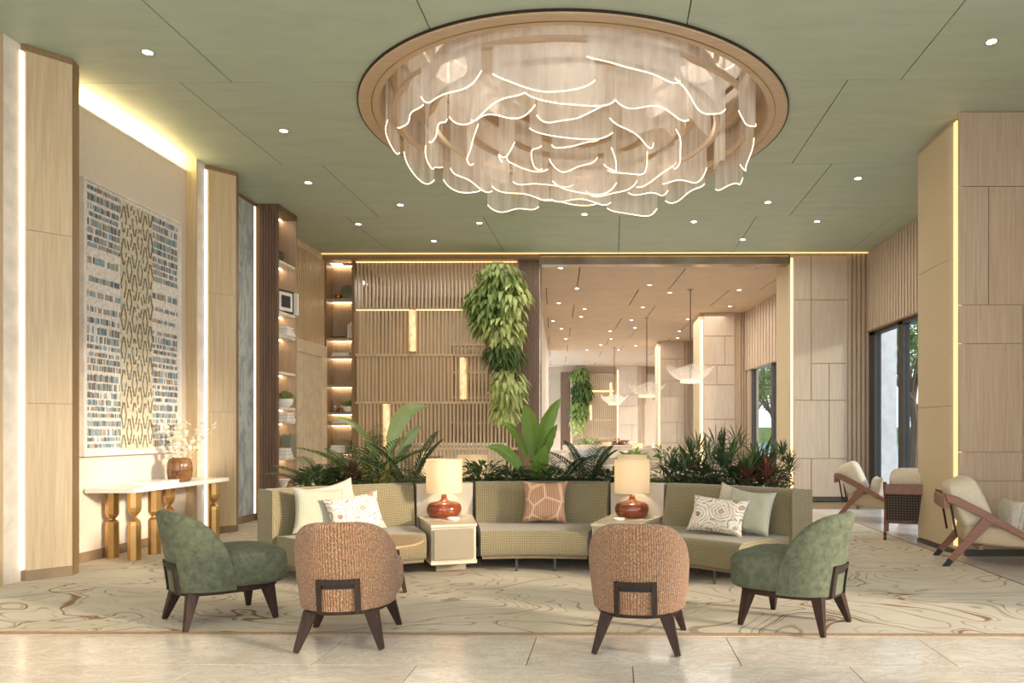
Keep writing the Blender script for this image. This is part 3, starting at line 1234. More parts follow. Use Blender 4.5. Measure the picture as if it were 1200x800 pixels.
# far lounge columns
def far_column(uS, uF, uR, uX, d, vt, label):
    zt = min(EYE + (506 - vt) * d / FPX, C2)
    zt = C2 - .002
    x = lambda u: (u - 718) / FPX * d
    t = thing('column', label, 'column', (x(uS), d, 0))
    x0 = x(uS)
    MB().box(x(uS) - x0, x(uX) - x0, 0, 1.4, 0, zt).build('core', 'oak_grey', t)
    MB().box(x(uS) - x0 - (x(uF) - x(uS)) * .0 - .02, 0, 0, 1.5, 0, zt).build('side_facing', 'ribbed_cloth', t)
    MB().box(.01, .08, -.04, 0, .08, zt - .2).build('light_strip', 'led_warm', t)
    wd = x(uR) - x(uF)
    xf = .11
    hs = [.05, .9, 1.65, 2.6, 3.15, 3.95, zt]
    for i in range(len(hs) - 1):
        sp = [.0, .42, 1.0] if i % 3 == 0 else ([0, .68, 1.0] if i % 3 == 1 else [0, 1.0])
        for a, b in zip(sp[:-1], sp[1:]):
            MB().box(xf + wd * a + .008, xf + wd * b - .008, -.03, 0, hs[i] + .008, hs[i + 1] - .008).build('panel', 'oak_far', t)
    nS = max(3, int((x(uX) - x(uR)) / .09))
    for k in range(nS):
        xx = x(uR) - x0 + .04 + (x(uX) - x(uR) - .05) * k / nS
        MB().box(xx, xx + .045, -.06, 0, 0, zt).build('slat', 'oak_grey', t)
    return t


far_column(820, 828, 864, 875, 20.6, 367, 'nearest oak column of the far lounge, right of the largest pendant')
far_column(771, 776, 803, 812, 27.0, 400, 'middle oak column of the far lounge between two pendants')
far_column(723, 728, 750, 757, 37.2, 429, 'farthest oak column of the far lounge, behind the smallest pendant')
struct(MB().box(-6, 2.3, 37.8, 38.2, 4.25, C2).box(-6, 5, 41, 41.3, 0, C2).build('wall_back_far', 'oak_grey'))
wb = bpy.data.objects['wall_back_far']
struct(MB().box(-6, 4, 38, 41, C2, C2 + .1).build('ceiling_rear', 'ceiling_sage'))
struct(MB().prism([(-1.80, 18.2), (-2.6, 30), (-2.8, 30), (-2.0, 18.4)], 0, C2).build('wall_left_far', 'plaster_white'))
t = thing('column', 'slim dark brown column in the far lounge left of its hanging plant', 'column', (-2.62, 37.2, 0))
MB().box(0, .47, 0, .4, 0, 4.3).build('core', 'slat_dark', t)
for k in range(6):
    MB().box(.01 + .078 * k, .06 + .078 * k, -.04, 0, 0, 4.3).build('slat', 'slat_dark', t)
t = thing('slatted_screen', 'distant oak slatted screen at the end of the far lounge', 'screen', (-2.05, 37.6, 0))
for z in (.05, 1.0, 1.9, 2.8, 3.6, 4.22):
    MB().box(0, 2.25, -.04, .04, z - .03, z + .03).build('rail', 'slat_oak', t)
me = tmpmesh(MB().box(-.03, .03, -.03, .03, 0, 4.2), 'slat_oak')
for k in range(22):
    shared('slat', me, t, (.05 + .102 * k, 0, 0))
MB().box(0, 2.25, .5, .55, 0, 4.25).build('backing', 'plaster_white', t)
MB().box(.6, 2.1, -.06, -.04, 3.33, 3.40).build('light_strip', 'led_warm', t)
for u, v0, v1, lb in ((692, 474, 492, 'tiny amber tube light left in the distant screen'), (716, 448, 463, 'tiny amber tube light above the smallest pendant in the distant screen')):
    a, b = pd(u, v0, 37.4), pd(u, v1, 37.4)
    tag(MB().lathe([(.001, 0), (.07, 0), (.075, .5), (.07, a.z - b.z), (.001, a.z - b.z)], 12).build('tube_light', 'alabaster', loc=(a.x, 37.5, b.z)), lb, 'light')


# ================================================================== LIGHT FITTINGS
def downlight(u, v, zc, label, group=None, en=18, lampon=True):
    p = pz(u, v, zc)
    t = thing('downlight', label, 'light', (p.x, p.y, zc), 0, group)
    MB().lathe([(.042, 0), (.055, -.004), (.057, 0)], 16).build('trim_ring', 'steel', t, smooth=True)
    MB().lathe([(.001, -.002), (.042, -.002)], 16).build('lens', 'downlight', t)
    if lampon:
        l = lamp('SPOT', 'lamp', (0, 0, -.02), en, (1, .88, .72), spot_size=R(95), spot_blend=.8, shadow_soft_size=.06)
        l.parent = t
    return t


DL = [(170, 59, 'recessed downlight nearest the top left corner of the ceiling'),
      (331, 152, 'recessed downlight left of the chandelier above the second oak pilaster'),
      (360, 213, 'recessed downlight in front of the tall dark bookcase'),
      (468.5, 239.5, 'recessed downlight just below left of the chandelier'),
      (419, 262, 'recessed downlight above the built-in back bookcase'),
      (561.5, 261, 'recessed downlight above the hanging plant'),
      (508, 282, 'recessed downlight closest to the top of the slatted screen'),
      (685, 251, 'recessed downlight directly under the lowest middle of the chandelier'),
      (813, 260, 'recessed downlight right of centre near the polished lintel'),
      (899.5, 237.6, 'recessed downlight right below the right rim of the chandelier'),
      (870, 281, 'recessed downlight closest above the far lounge opening'),
      (957, 260, 'recessed downlight above the far right oak pier'),
      (1004.6, 210, 'recessed downlight between the chandelier and the big right column'),
      (1160, 51, 'recessed downlight nearest the top right corner of the ceiling')]
for u, v, lb in DL:
    downlight(u, v, CEIL, lb)
for i, (u, v) in enumerate([(657, 314), (676, 338), (761, 334), (785, 343), (655, 355), (685, 362), (753, 360), (681, 371),
                            (648, 376), (658, 385), (740, 375), (744, 384), (715, 388), (716, 397), (866, 340), (855, 359),
                            (806, 374), (796, 388), (794, 396), (704, 404), (663, 397), (688, 410), (725, 410), (745, 405)]):
    downlight(u, v, C2, 'small recessed downlight in the beige ceiling of the far lounge', 'downlights of the far lounge ceiling',
              30, i % 3 == 0)

# ---- chandelier
ch = thing('chandelier', 'huge round chandelier of hanging curved glass sheets with glowing wavy edges', 'chandelier', (CX, CY, CEIL))
lip = [(2.05, .34), (2.05, 0.0), (2.07, -.025), (2.25, -.03), (2.268, -.015), (2.268, .03)]
MB().lathe(lip, 128).build('rim', 'ring_wood', ch, smooth=False)
MB().lathe([(2.262, -.02), (2.274, -.02), (2.274, .02)], 128).build('outer_edge', 'wenge', ch)
MB().lathe([(2.052, .345), (2.06, .345), (2.3, .345), (2.3, .5), (.001, .5)], 96).build('pocket_lid', 'dark_joint', ch)
MB().lathe([(2.052, .335), (.001, .335)], 96).build('mirror_panel', 'mirror', ch)
MB().lathe([(2.128, -.0285), (2.134, -.0325), (2.14, -.0285)], 128).build('inlay_line', 'brass', ch)
random.seed(11)
for ti, (rad, ns, zb) in enumerate(((1.92, 15, -.37), (1.55, 12, -.38), (1.18, 9, -.36), (.80, 6, -.37), (.42, 4, -.36))):
    MB().lathe([(rad - .05, -.03), (rad - .03, -.07), (rad + .015, -.07), (rad + .02, -.03), (rad - .05, -.03)], 96).build('rail', 'ring_wood', ch)
    MB().lathe([(rad - .05, .333), (rad - .03, .27), (rad + .015, .27), (rad + .02, .333)], 96).build('rail', 'ring_wood', ch)
    ph0 = random.random() * 6
    for k in range(ns):
        a0 = ph0 + 2 * PI * k / ns
        span = 2 * PI / ns * random.uniform(.72, 1.1)
        rr = rad + (.045 if k % 2 else -.02) + random.uniform(-.01, .01)
        f1, f2, p1, p2 = random.uniform(1.0, 1.7), random.uniform(2, 3), random.random() * 6, random.random() * 6
        dz = random.uniform(-.08, .08)
        bend = random.uniform(-.05, .05)

        def bz(u):
            e = .06 * (abs(2 * u - 1) ** 6)
            return zb + dz + .055 * math.sin(p1 + u * f1 * PI) + .018 * math.sin(p2 + u * f2 * PI) + e

        def rfn(u, zz):
            return rr + bend * math.sin(u * PI * 1.5 + p1) * .6 + .012 * math.sin(u * 9 + p2)

        def fn(u, v):
            a = a0 + span * u
            z = bz(u) + (.33 - bz(u)) * v
            r_ = rfn(u, z)
            return (Vector((r_ * math.cos(a), r_ * math.sin(a), z)), (a * rad, z))
        g = MB()
        g.grid(fn, 22, 3)
        sh = g.build('glass_sheet', 'sheet_glass', ch, smooth=True)
        if random.random() < .14:
            continue
        e = MB().tube([(rfn(u / 22, 0) * math.cos(a0 + span * u / 22), rfn(u / 22, 0) * math.sin(a0 + span * u / 22), bz(u / 22)) for u in range(23)], .0045, 5)
        e.build('lit_edge', 'edge_glow', sh)
for k in range(8):
    a = 2 * PI * k / 8
    l = lamp('POINT', 'lamp', (1.37 * math.cos(a), 1.37 * math.sin(a), -.05), 3.5, (1, .88, .74), shadow_soft_size=.25)
    l.parent = ch


# ---- pendants of the far lounge
def pendant(u, v, d, R_, label, cv):
    p = pd(u, v, d)
    t = thing('pendant_lamp', label, 'light', p)
    top = C2 - p.z

    def fn(a, b):
        an = 2 * PI * a
        r_ = R_ * (.15 + .85 * min(1, b * 1.12) ** .8) * (1 + .05 * math.sin(3 * an))
        z = -.16 + .34 * b ** 2.2 + .045 * math.sin(4 * an + 1) * b - (.05 if b > .95 else 0)
        return (Vector((r_ * math.cos(an), r_ * math.sin(an), z + .02)), (an * R_, b * R_))
    g = MB()
    g.grid(fn, 40, 10, True)
    g.build('glass_shade', 'petal_glass', t, smooth=True, solid=.012)
    MB().lathe([(.001, -.21), (R_ * .42, -.21), (R_ * .45, -.18), (R_ * .42, -.15), (.001, -.15)], 24).build('light_disc', 'pendant_glow', t, smooth=True)
    MB().tube([(0, 0, -.2), (0, 0, top)], .012, 6).build('stem', 'wenge', t)
    MB().lathe([(.001, .08), (.03, .08), (.03, .2), (.001, .2)], 10).build('socket', 'wenge', t)
    MB().lathe([(.001, top - .02), (.08, top - .02), (.08, top), (.001, top)], 16).build('ceiling_plate', 'steel', t)
    return t


pendant(809, 438, 17.2, .54, 'largest glass dish pendant lamp hanging in front of the nearest far column', 0)
pendant(758, 457, 21.6, .54, 'middle glass dish pendant lamp above the right table lamp', 0)
pendant(720, 468, 29.0, .54, 'smallest glass dish pendant lamp, farthest left of the three', 0)

# ================================================================== RUG
rug = tag(MB().box(-5.222, 3.46, 4.76, 11.2, -.0005, .012).build('area_rug', 'rug_agate', bevel=.004), 'large beige rug with drifting brown agate lines under the seating', 'rug')
bd = MB().box(-5.225, 3.475, 4.742, 4.76, -.0005, .014).box(3.46, 3.475, 4.742, 11.2, -.0005, .014)
bd.build('binding', 'bronze_trim', rug)

# ================================================================== SOFA
SC = Vector((-.70, 4.48, .0125))
HALF = R(49)


def arc_pt(r, th, z):
    """th measured from straight back (+y), positive to the right"""
    return Vector((r * math.sin(th), r * math.cos(th), z))


def arc_profile(prof, t0, t1, n):
    """closed profile [(r,z)] swept along the arc, end caps added"""
    mb = MB()
    L = [0]
    for i in range(len(prof)):
        a, b = prof[i], prof[(i + 1) % len(prof)]
        L.append(L[-1] + math.hypot(a[0] - b[0], a[1] - b[1]))
    rm = sum(p[0] for p in prof) / len(prof)
    m = len(prof)
    vs, uv, fs = [], [], []
    for k in range(n + 1):
        th = t0 + (t1 - t0) * k / n
        for i in range(m + 1):
            r_, z = prof[i % m]
            vs.append(arc_pt(r_, th, z))
            uv.append((th * rm, L[i]))
    for k in range(n):
        for i in range(m):
            fs.append((k * (m + 1) + i, k * (m + 1) + i + 1, (k + 1) * (m + 1) + i + 1, (k + 1) * (m + 1) + i))
    mb.uv = []
    mb._add(vs, fs, uv)
    for th, flip in ((t0, True), (t1, False)):
        vs = [arc_pt(r_, th, z) for r_, z in prof]
        fc = tuple(range(m))
        mb._add(vs, [fc if flip else fc[::-1]], [(r_, z) for r_, z in prof])
    return mb


def rrect(r0, r1, z0, z1, c, n=4):
    pts = []
    for cx, cz, a0 in ((r1 - c, z1 - c, 0), (r0 + c, z1 - c, PI / 2), (r0 + c, z0 + c, PI), (r1 - c, z0 + c, 1.5 * PI)):
        for k in range(n + 1):
            a = a0 + PI / 2 * k / n
            pts.append((cx + c * math.cos(a), cz + c * math.sin(a)))
    return pts


def seat_prof():
    p = []
    r0, r1, z0, z1 = 2.28, 3.10, .16, .385
    c = .07
    for k in range(7):
        a = PI / 2 + PI / 2 * k / 6
        p.append((r0 + c + c * math.cos(a), z1 - c + c * math.sin(a)))
    p += [(r0 - .004, .24), (r0 + .01, z0 + .02), (r0 + .03, z0), (r1, z0), (r1, z1 - .01), (2.8, z1 + .003), (2.5, z1 + .004)]
    return p


def back_prof():
    p = []
    c = .05
    # inner face leans outwards with height
    top_in, top_out, zt = 3.09, 3.21, .785
    p += [(2.96, .30), (3.10, .14), (3.22, .14), (top_out + .02, zt - .05)]
    for k in range(7):
        a = 0 + PI * k / 6
        p.append(((top_in + top_out) / 2 + (.075) * math.cos(a), zt - .05 + .05 * math.sin(a)))
    p += [(2.99, .5)]
    return p


def make_sofa(label, center, rz):
    t = thing('curved_sofa', label, 'sofa', center, rz)
    segs = ((-HALF, -R(24.2)), (-R(12.8), R(12.2)), (R(23.6), HALF))
    for a, b in segs:
        n = max(8, int(abs(b - a) / R(2)))
        s = arc_profile(seat_prof(), a + .006, b - .006, n).build('seat', 'sofa_weave', t, smooth=True)
        s.modifiers.new('b', 'BEVEL').width = .012
        s.modifiers['b'].limit_method = 'ANGLE'
        s.modifiers['b'].angle_limit = R(60)
        k = arc_profile(back_prof(), a, b, n).build('backrest', 'sofa_weave', t, smooth=True)
        k.modifiers.new('b', 'BEVEL').width = .012
        k.modifiers['b'].limit_method = 'ANGLE'
        k.modifiers['b'].angle_limit = R(60)
        arc_profile(rrect(2.33, 3.16, .125, .16, .008, 2), a + .012, b - .012, n).build('base_frame', 'sofa_base', t, smooth=False)
        for q in ([.33, .67] if b - a < R(26) else [.25, .75]):
            for rr, nm in ((2.40, 'leg'), (3.02, 'leg')):
                th = a + (b - a) * q
                p = arc_pt(rr, th, 0)
                MB().box(p.x - .012, p.x + .012, p.y - .012, p.y + .012, 0, .128).build(nm, 'steel_dark', t)
    arc_profile(rrect(3.245, 3.265, .12, .755, .006, 1), -HALF, HALF, 50).build('outer_shell', 'lacquer_dark', t)
    for s_ in (-1, 1):
        a = s_ * HALF
        arc_profile(rrect(2.97, 3.26, .12, .78, .03, 3), min(a, a + s_ * .006), max(a, a + s_ * .006), 1).build('end_panel', 'sofa_weave', t)
    return t


make_sofa('long curved sofa in sage-beige weave facing the armchairs', SC, 0)
make_sofa('curved sofa behind the plants, turned away towards the far lounge', (SC.x, 15.80 - SC.y, .0125), PI)


def wedge_table(center, rz, th, label):
    t = thing('side_table', label, 'side table', center, rz)
    hw = R(5.15)

    def pr(r0, r1, w_=hw):
        return [tuple(arc_pt(r0, th - w_, 0)[:2]), tuple(arc_pt(r1, th - w_ * .97, 0)[:2]), tuple(arc_pt(r1, th + w_ * .97, 0)[:2]), tuple(arc_pt(r0, th + w_, 0)[:2])]
    MB().prism(pr(2.29, 3.05, hw * .96), .12, .44).build('body', 'lacquer', t)
    MB().prism(pr(2.27, 3.07), .437, .462).build('top', 'tray_top', t, bevel=.004)
    MB().prism(pr(2.27, 3.07), .105, .135).build('base_rim', 'tray_top', t, bevel=.004)
    MB().prism(pr(2.262, 2.272, hw * .86), .15, .42).build('front_panel', 'lacquer_dark', t, bevel=.002)
    MB().prism(pr(3.07, 3.24, hw * 1.0), .10, .775).build('back_panel', 'lacquer', t, bevel=.006)
    MB().prism(pr(2.5, 2.9, hw * .6), 0.01, .11).build('foot', 'lacquer_dark', t)
    return t


wedge_table(SC, 0, -R(18.5), 'wedge-shaped lacquer side table between the left and middle sofa seats')
wedge_table(SC, 0, R(17.9), 'wedge-shaped lacquer side table between the middle and right sofa seats')
RS = Vector((SC.x, 15.80 - SC.y, .0125))
wedge_table(RS, PI, R(18.0), 'wedge side table behind the plants carrying the rear left lamp')
wedge_table(RS, PI, -R(18.0), 'wedge side table behind the plants carrying the rear right lamp')


def table_lamp(loc, label, rz=0):
    t = thing('table_lamp', label, 'lamp', loc, rz)
    prof = [(.001, 0), (.12, 0), (.145, .012), (.165, .05), (.168, .085), (.155, .125), (.12, .145), (.06, .152), (.035, .165), (.027, .19), (.024, .215), (.001, .215)]
    MB().lathe(prof, 36).build('base', 'copper_lacquer', t, smooth=True)
    MB().lathe([(.001, .21), (.012, .21), (.012, .38), (.001, .38)], 8).build('stem', 'brass', t)
    MB().lathe([(.168, .235), (.172, .235), (.172, .56), (.168, .56), (.168, .235)], 40).build('lamp_shade', 'shade_cloth', t, smooth=False)
    MB().lathe([(.001, .535), (.165, .535)], 24).build('diffuser', 'shade_cloth', t)
    b = MB()
    b.sup((0, 0, .385), (.022, .022, .026), 1, 1, 12, 8)
    b.build('bulb', 'pendant_glow', t, smooth=True)
    l = lamp('POINT', 'lamp', (0, 0, .455), 8, (1, .84, .60), shadow_soft_size=.035)
    l.parent = t
    return t


LP = pz(525, 604.5, .462)
RP = pz(742.5, 604.5, .462)
table_lamp((LP.x, 7.22, .475), 'copper-red table lamp with glowing drum shade on the left side table')
table_lamp((RP.x - .02, 7.22, .475), 'copper-red table lamp with glowing drum shade on the right side table')
table_lamp((-1.62, 8.55, .475), 'table lamp behind the left lamp, only its shade showing')
table_lamp((.225, 8.55, .475), 'table lamp behind the right lamp, only its shade showing')
tag(MB().lathe([(.001, 0), (.05, 0), (.062, .018), (.055, .022), (.045, .008), (.001, .008)], 24).build('small_dish', 'white_ceramic', loc=(-1.50, 6.98, .475), smooth=True),
    'small white dish in front of the left table lamp', 'dish')
tag(MB().lathe([(.001, 0), (.05, 0), (.062, .018), (.055, .022), (.045, .008), (.001, .008)], 24).build('small_dish', 'white_ceramic', loc=(.06, 6.95, .475), smooth=True),
    'small white dish in front of the right table lamp', 'dish')


# cushions
def pillow(name, mat, wd, ht, th, loc, rot, label, nmat=None, sag=.12):
    g = MB()
    for s_ in (1, -1):
        def fn(u, v):
            x, y = 2 * u - 1, 2 * v - 1
            k = max(0, (1 - x ** 4)) ** .45 * max(0, (1 - y ** 4)) ** .45
            pinch = 1 - sag * (1 - abs(x) ** 2) * abs(y) ** 3
            pinch2 = 1 - sag * (1 - abs(y) ** 2) * abs(x) ** 3
            wr_ = 1 + .04 * math.sin(9 * x + 5 * y)
            X_ = x * wd / 2 * pinch2
            Z_ = y * ht / 2 * pinch
            Y_ = s_ * (th / 2 * k * wr_ + .002)
            uu, vv = (u if s_ > 0 else 1 - u), v
            return (Vector((X_, Y_, Z_)), ((x * wd / 2) + .3, (y * ht / 2) + .3))
        n = len(g.f)
        g.grid(fn, 22, 18)
        if s_ > 0:
            g.f[n:] = [f[::-1] for f in g.f[n:]]
    o = g.build(name, mat, smooth=True)
    o.location = loc
    o.rotation_mode = 'XYZ'
    o.rotation_euler = rot
    tag(o, label, 'cushion')
    return o


def on_sofa(th, r_, z=.385):
    p = arc_pt(r_, th, z)
    return SC + p


def sofa_pillow(th, r_, wd, ht, tk, mat, label, tilt=R(-14), roll=0, turn=0, dz=0):
    p = on_sofa(th, r_)
    p.z += ht / 2 * math.cos(tilt) + .01 + dz
    return pillow('throw_cushion', mat, wd, ht, tk, p, (tilt, roll, -th + turn), label)


sofa_pillow(-R(42.5), 2.82, .44, .42, .13, 'linen_sage', 'plain sage square cushion at the left end of the sofa', R(-20), R(4), R(-8))
sofa_pillow(-R(37.0), 2.66, .50, .36, .15, 'agate_print', 'agate patterned cushion leaning on the sage cushion at the left', R(-24), R(-6), R(2))
sofa_pillow(-R(38.8), 2.93, .44, .44, .11, 'linen_cream', 'cream cushion standing behind the left agate patterned cushion', R(-14), R(-12), R(4))
sofa_pillow(R(.6), 2.86, .44, .42, .14, 'copper_satin', 'pleated copper satin cushion in the middle of the sofa', R(-16), R(0), 0)
sofa_pillow(R(38.0), 2.64, .53, .34, .15, 'agate_print', 'agate patterned cushion at the right end of the sofa', R(-24), R(4), R(8))
sofa_pillow(R(42.8), 2.80, .44, .40, .13, 'linen_sage', 'plain sage cushion furthest right on the sofa', R(-18), R(3), R(6))
sofa_pillow(R(38.2), 2.94, .42, .40, .10, 'linen_cream', 'pale cushion standing behind the right agate patterned cushion', R(-14), R(12), 0)


# ================================================================== ARMCHAIRS
def chair(name, label, cloth, loc, rz):
    """faces +y locally"""
    t = thing(name, label, 'armchair', loc, rz)
    AX, BYY = .296, .315
    FM = R(91)
    z0 = .235

    def ztop(ph):
        s_ = min(1, abs(ph) / FM)
        return .262 + .495 * max(0, 1 - s_ ** 3.2) ** .56

    def P(ph, v, off):
        zt = ztop(ph) - (0 if off >= 0 else .0)
        z = z0 + (zt - z0) * v
        h = (z - z0) / .52
        wdt = .95 + .105 * math.sin(min(1, h * 1.25) * PI * .62) - .05 * max(0, h - .6) ** 1.0
        lean = -.085 * max(0, h) ** 1.3
        x = (AX * wdt + off) * math.copysign(abs(math.sin(ph)) ** .86, ph)
        y = -(BYY * (.95 + .05 * wdt) + off) * math.cos(ph) + lean * (.5 + .5 * math.cos(ph)) + .02
        return Vector((x, y, z))
    N, NV = 44, 12
    TH = .065
    g = MB()

    # ring section around thickness: outer up, rounded rim, inner down
    def fn(u, v):
        ph = -FM + 2 * FM * u
        taper = .45 + .55 * min(1, (1 - abs(2 * u - 1)) * 7)
        th_ = TH * taper
        if v < .45:
            q = v / .45
            p = P(ph, q * .955, 0)
            uv = (ph * .32, q * .5)
        elif v < .6:
            a = (v - .45) / .15 * PI
            p0 = P(ph, .955, 0)
            p1 = P(ph, .955, -th_)
            m = (p0 + p1) / 2
            top = P(ph, 1, 0).z - p0.z + .012
            p = m + (p0 - m) * math.cos(a) + Vector((0, 0, top)) * math.sin(a)
            uv = (ph * .32, .5 + .08 * (v - .45) / .15)
        else:
            q = 1 - (v - .6) / .4
            p = P(ph, q * .955, -th_)
            uv = (ph * .32, .58 + (1 - q) * .5)
        return (p, uv)
    g.grid(fn, N, 34)
    # end caps
    for s_ in (0, 1):
        ring = [fn(s_, j / 34)[0] for j in range(35)]
        c = sum(ring, Vector()) / 35
        o = len(g.v)
        fs = [(j, j + 1, 35) if s_ else (j + 1, j, 35) for j in range(34)]
        g._add(ring + [c], fs, [(0, 0)] * 36)
    g.build('backrest', cloth, t, smooth=True)
    # seat: rounded horseshoe cushion
    def fz(p):
        # narrower at the back, fuller top at the front
        k = (p.y + .29) / .58
        p = Vector((p.x * (.93 + .08 * k), p.y, p.z))
        if p.z > 0:
            p.z += .012 * math.sin(min(1, max(0, k)) * PI)
        return p
    s = MB()
    s.sup((0, .115, .358), (.305, .290, .125), .36, .52, 44, 16, None, fz)
    s.build('seat', cloth, t, smooth=True)
    # wooden base rim
    rim = MB()

    def rp(a, off):
        return Vector(((.275 + off) * math.copysign(abs(math.cos(a)) ** .72, math.cos(a)) * (.93 + .07 * math.sin(a)),
                       .035 + (.315 + off) * math.copysign(abs(math.sin(a)) ** .78, math.sin(a)), 0))
    n = 44
    vs, fs = [], []
    for k in range(n):
        a = 2 * PI * k / n
        for off, z in ((0.0, .212), (.006, .218), (.006, .240), (0.0, .246), (-.05, .246), (-.05, .212)):
            p = rp(a, off)
            vs.append((p.x, p.y, z))
    for k in range(n):
        for i in range(6):
            a_, b_ = k * 6 + i, k * 6 + (i + 1) % 6
            c_, d_ = ((k + 1) % n) * 6 + (i + 1) % 6, ((k + 1) % n) * 6 + i
            fs.append((a_, b_, c_, d_))
    rim._add(vs, [f[::-1] for f in fs])
    rim.build('base_rim', 'walnut', t, smooth=False)
    # seat board
    MB().sup((0, .035, .225), (.25, .29, .012), .3, .7, 32, 6).build('seat_board', 'walnut', t)
    for sx in (-1, 1):
        for tp, ft, nm in (((.175 * sx, -.215, .222), (.245 * sx, -.275, 0), 'r'), ((.195 * sx, .255, .222), (.270 * sx, .285, 0), 'f')):
            MB().beam(tp, ft, .078, .072, .032, .03, up=(0, 1, 0)).build('leg', 'walnut', t, bevel=.004)
    # handle frame on the back
    hf = MB()
    w_, zt_ = .125, .43

    def bp(x, z, off):
        # point on the outer back surface at width x and height z
        best = None
        lo, hi = -1.2, 1.2
        for _ in range(40):
            mid = (lo + hi) / 2
            zt = ztop(mid)
            v = (z - z0) / (zt - z0)
            if P(mid, v, off).x < x:
                lo = mid
            else:
                hi = mid
        return P(mid, (z - z0) / (ztop(mid) - z0), off)

    def strip(fa, fb, n_, o0=-.008, o1=.016):
        # strip between curve fa(s), fb(s) on the surface
        vs, fs = [], []
        for k in range(n_ + 1):
            s_ = k / n_
            for (x, z) in (fa(s_), fb(s_)):
                for off in (o0, o1):
                    vs.append(bp(x, z, off))
        for k in range(n_):
            b = k * 4
            fs += [(b + 1, b + 5, b + 7, b + 3), (b, b + 4, b + 5, b + 1), (b + 2, b + 3, b + 7, b + 6), (b, b + 2, b + 6, b + 4)]
        fs += [(0, 1, 3, 2), (n_ * 4, n_ * 4 + 2, n_ * 4 + 3, n_ * 4 + 1)]
        hf._add(vs, fs)
    strip(lambda s_: (-w_ + 2 * w_ * s_, zt_), lambda s_: (-w_ + 2 * w_ * s_, zt_ - .032), 10)
    for sx in (-1, 1):
        strip(lambda s_: (sx * w_ - sx * .0, zt_ - (zt_ - .225) * s_), lambda s_: (sx * (w_ - .03), zt_ - (zt_ - .225) * s_), 6)
    hf.build('handle_frame', 'wenge', t)
    gp = MB()
    hf = gp
    strip(lambda s_: (-.095 + .19 * s_, .397), lambda s_: (-.095 + .19 * s_, .372), 8, -.01, .003)
    gp.build('handle_gap_shade', 'rubber_gap_shade', t)  # dark strip standing in for the shaded opening below the bar
    return t


def face(rot_deg_from_y):
    return R(rot_deg_from_y)


ch1 = chair('lounge_armchair', 'terracotta flecked armchair seen from behind, left of centre', 'fleck_terracotta', (-1.655, 4.645, .012), R(8))
chair('lounge_armchair', 'terracotta flecked armchair seen from behind, right of centre', 'fleck_terracotta', (.165, 4.585, .012), R(-6.5))
chair('lounge_armchair', 'green velvet armchair at the left facing the sofa', 'velvet_green', (-2.725, 5.115, .012), R(-45))
chair('lounge_armchair', 'green velvet armchair at the right facing the sofa', 'velvet_green', (1.24, 5.02, .012), R(54))
for o in bpy.data.objects:
    if o.get('category') == 'armchair' and o.location.y < 4.7:
        o.location.z = .006

# ================================================================== COFFEE TABLE
t = thing('coffee_table', 'round pale wood coffee table between the left armchairs and the sofa', 'table', (-1.90, 5.86, .012))
MB().lathe([(.001, .385), (.30, .385), (.385, .40), (.395, .412), (.39, .424), (.001, .424)], 48).build('table_top', 'table_oak', t, smooth=False)
for a in (20, 140, 260):
    ca, sa = math.cos(R(a)), math.sin(R(a))
    MB().beam((ca * .17, sa * .17, .39), (ca * .25, sa * .25, 0), .07, .045, .04, .03).build('leg', 'walnut', t, bevel=.005)

# ================================================================== CONSOLE TABLE
t = thing('console_table', 'narrow white stone console table on gold pillar legs by the left wall', 'console table', (-4.97, 8.2, 0))
MB().box(-.24, .25, -.92, .90, .695, .742).build('table_top', 'stone_top', t, bevel=.006)


def pillar(x, y, twist):
    g = MB()
    prof = [(.055, 0), (.055, .36), (.048, .40), (.026, .432), (.014, .445), (.026, .458), (.052, .50), (.057, .54), (.057, .695)]
    if twist:
        prof = [(.057, 0), (.057, .17 + .2), (.05, .385), (.030, .40), (.028, .415), (.044, .428), (.057, .46), (.057, .695)]
    vs = []
    prof = [(.001, 0)] + prof + [(.001, .695)]
    g.lathe([(r_ * 1.1, z) for r_, z in prof], 8, (x, y, .0))
    return g.build('leg', 'gold_satin', t, smooth=False)


for x, y, tw in ((.15, -.76, 0), (-.17, -.62, 1), (.12, -.38, 1), (-.17, .36, 0), (.13, .78, 0)):
    pillar(x, y, tw)
vase = thing('vase', 'ribbed amber glass vase on the white console table', 'vase', (-4.9, 8.36, .742))
g = MB()


def vf(u, v):
    prof = [(.085, 0), (.11, .015), (.122, .06), (.126, .13), (.122, .2), (.105, .25), (.075, .268), (.065, .262), (.09, .24), (.1, .15), (.09, .03), (.001, .02)]
    i = v * (len(prof) - 1)
    k = min(int(i), len(prof) - 2)
    f_ = i - k
    r_ = prof[k][0] * (1 - f_) + prof[k + 1][0] * f_
    z = prof[k][1] * (1 - f_) + prof[k + 1][1] * f_
    a = 2 * PI * u
    r_ *= 1 + .03 * math.cos(14 * a)
    return (Vector((r_ * math.cos(a), r_ * math.sin(a), z)), (u, v))


g.grid(vf, 112, 22, True)
g.build('body', 'amber_glass', vase, smooth=True)
random.seed(5)
dr = thing('dried_branches', 'cream dried leaf branches standing in the amber vase', 'dried flowers', (-4.9, 8.36, .80))
g = MB()
leafs = MB()


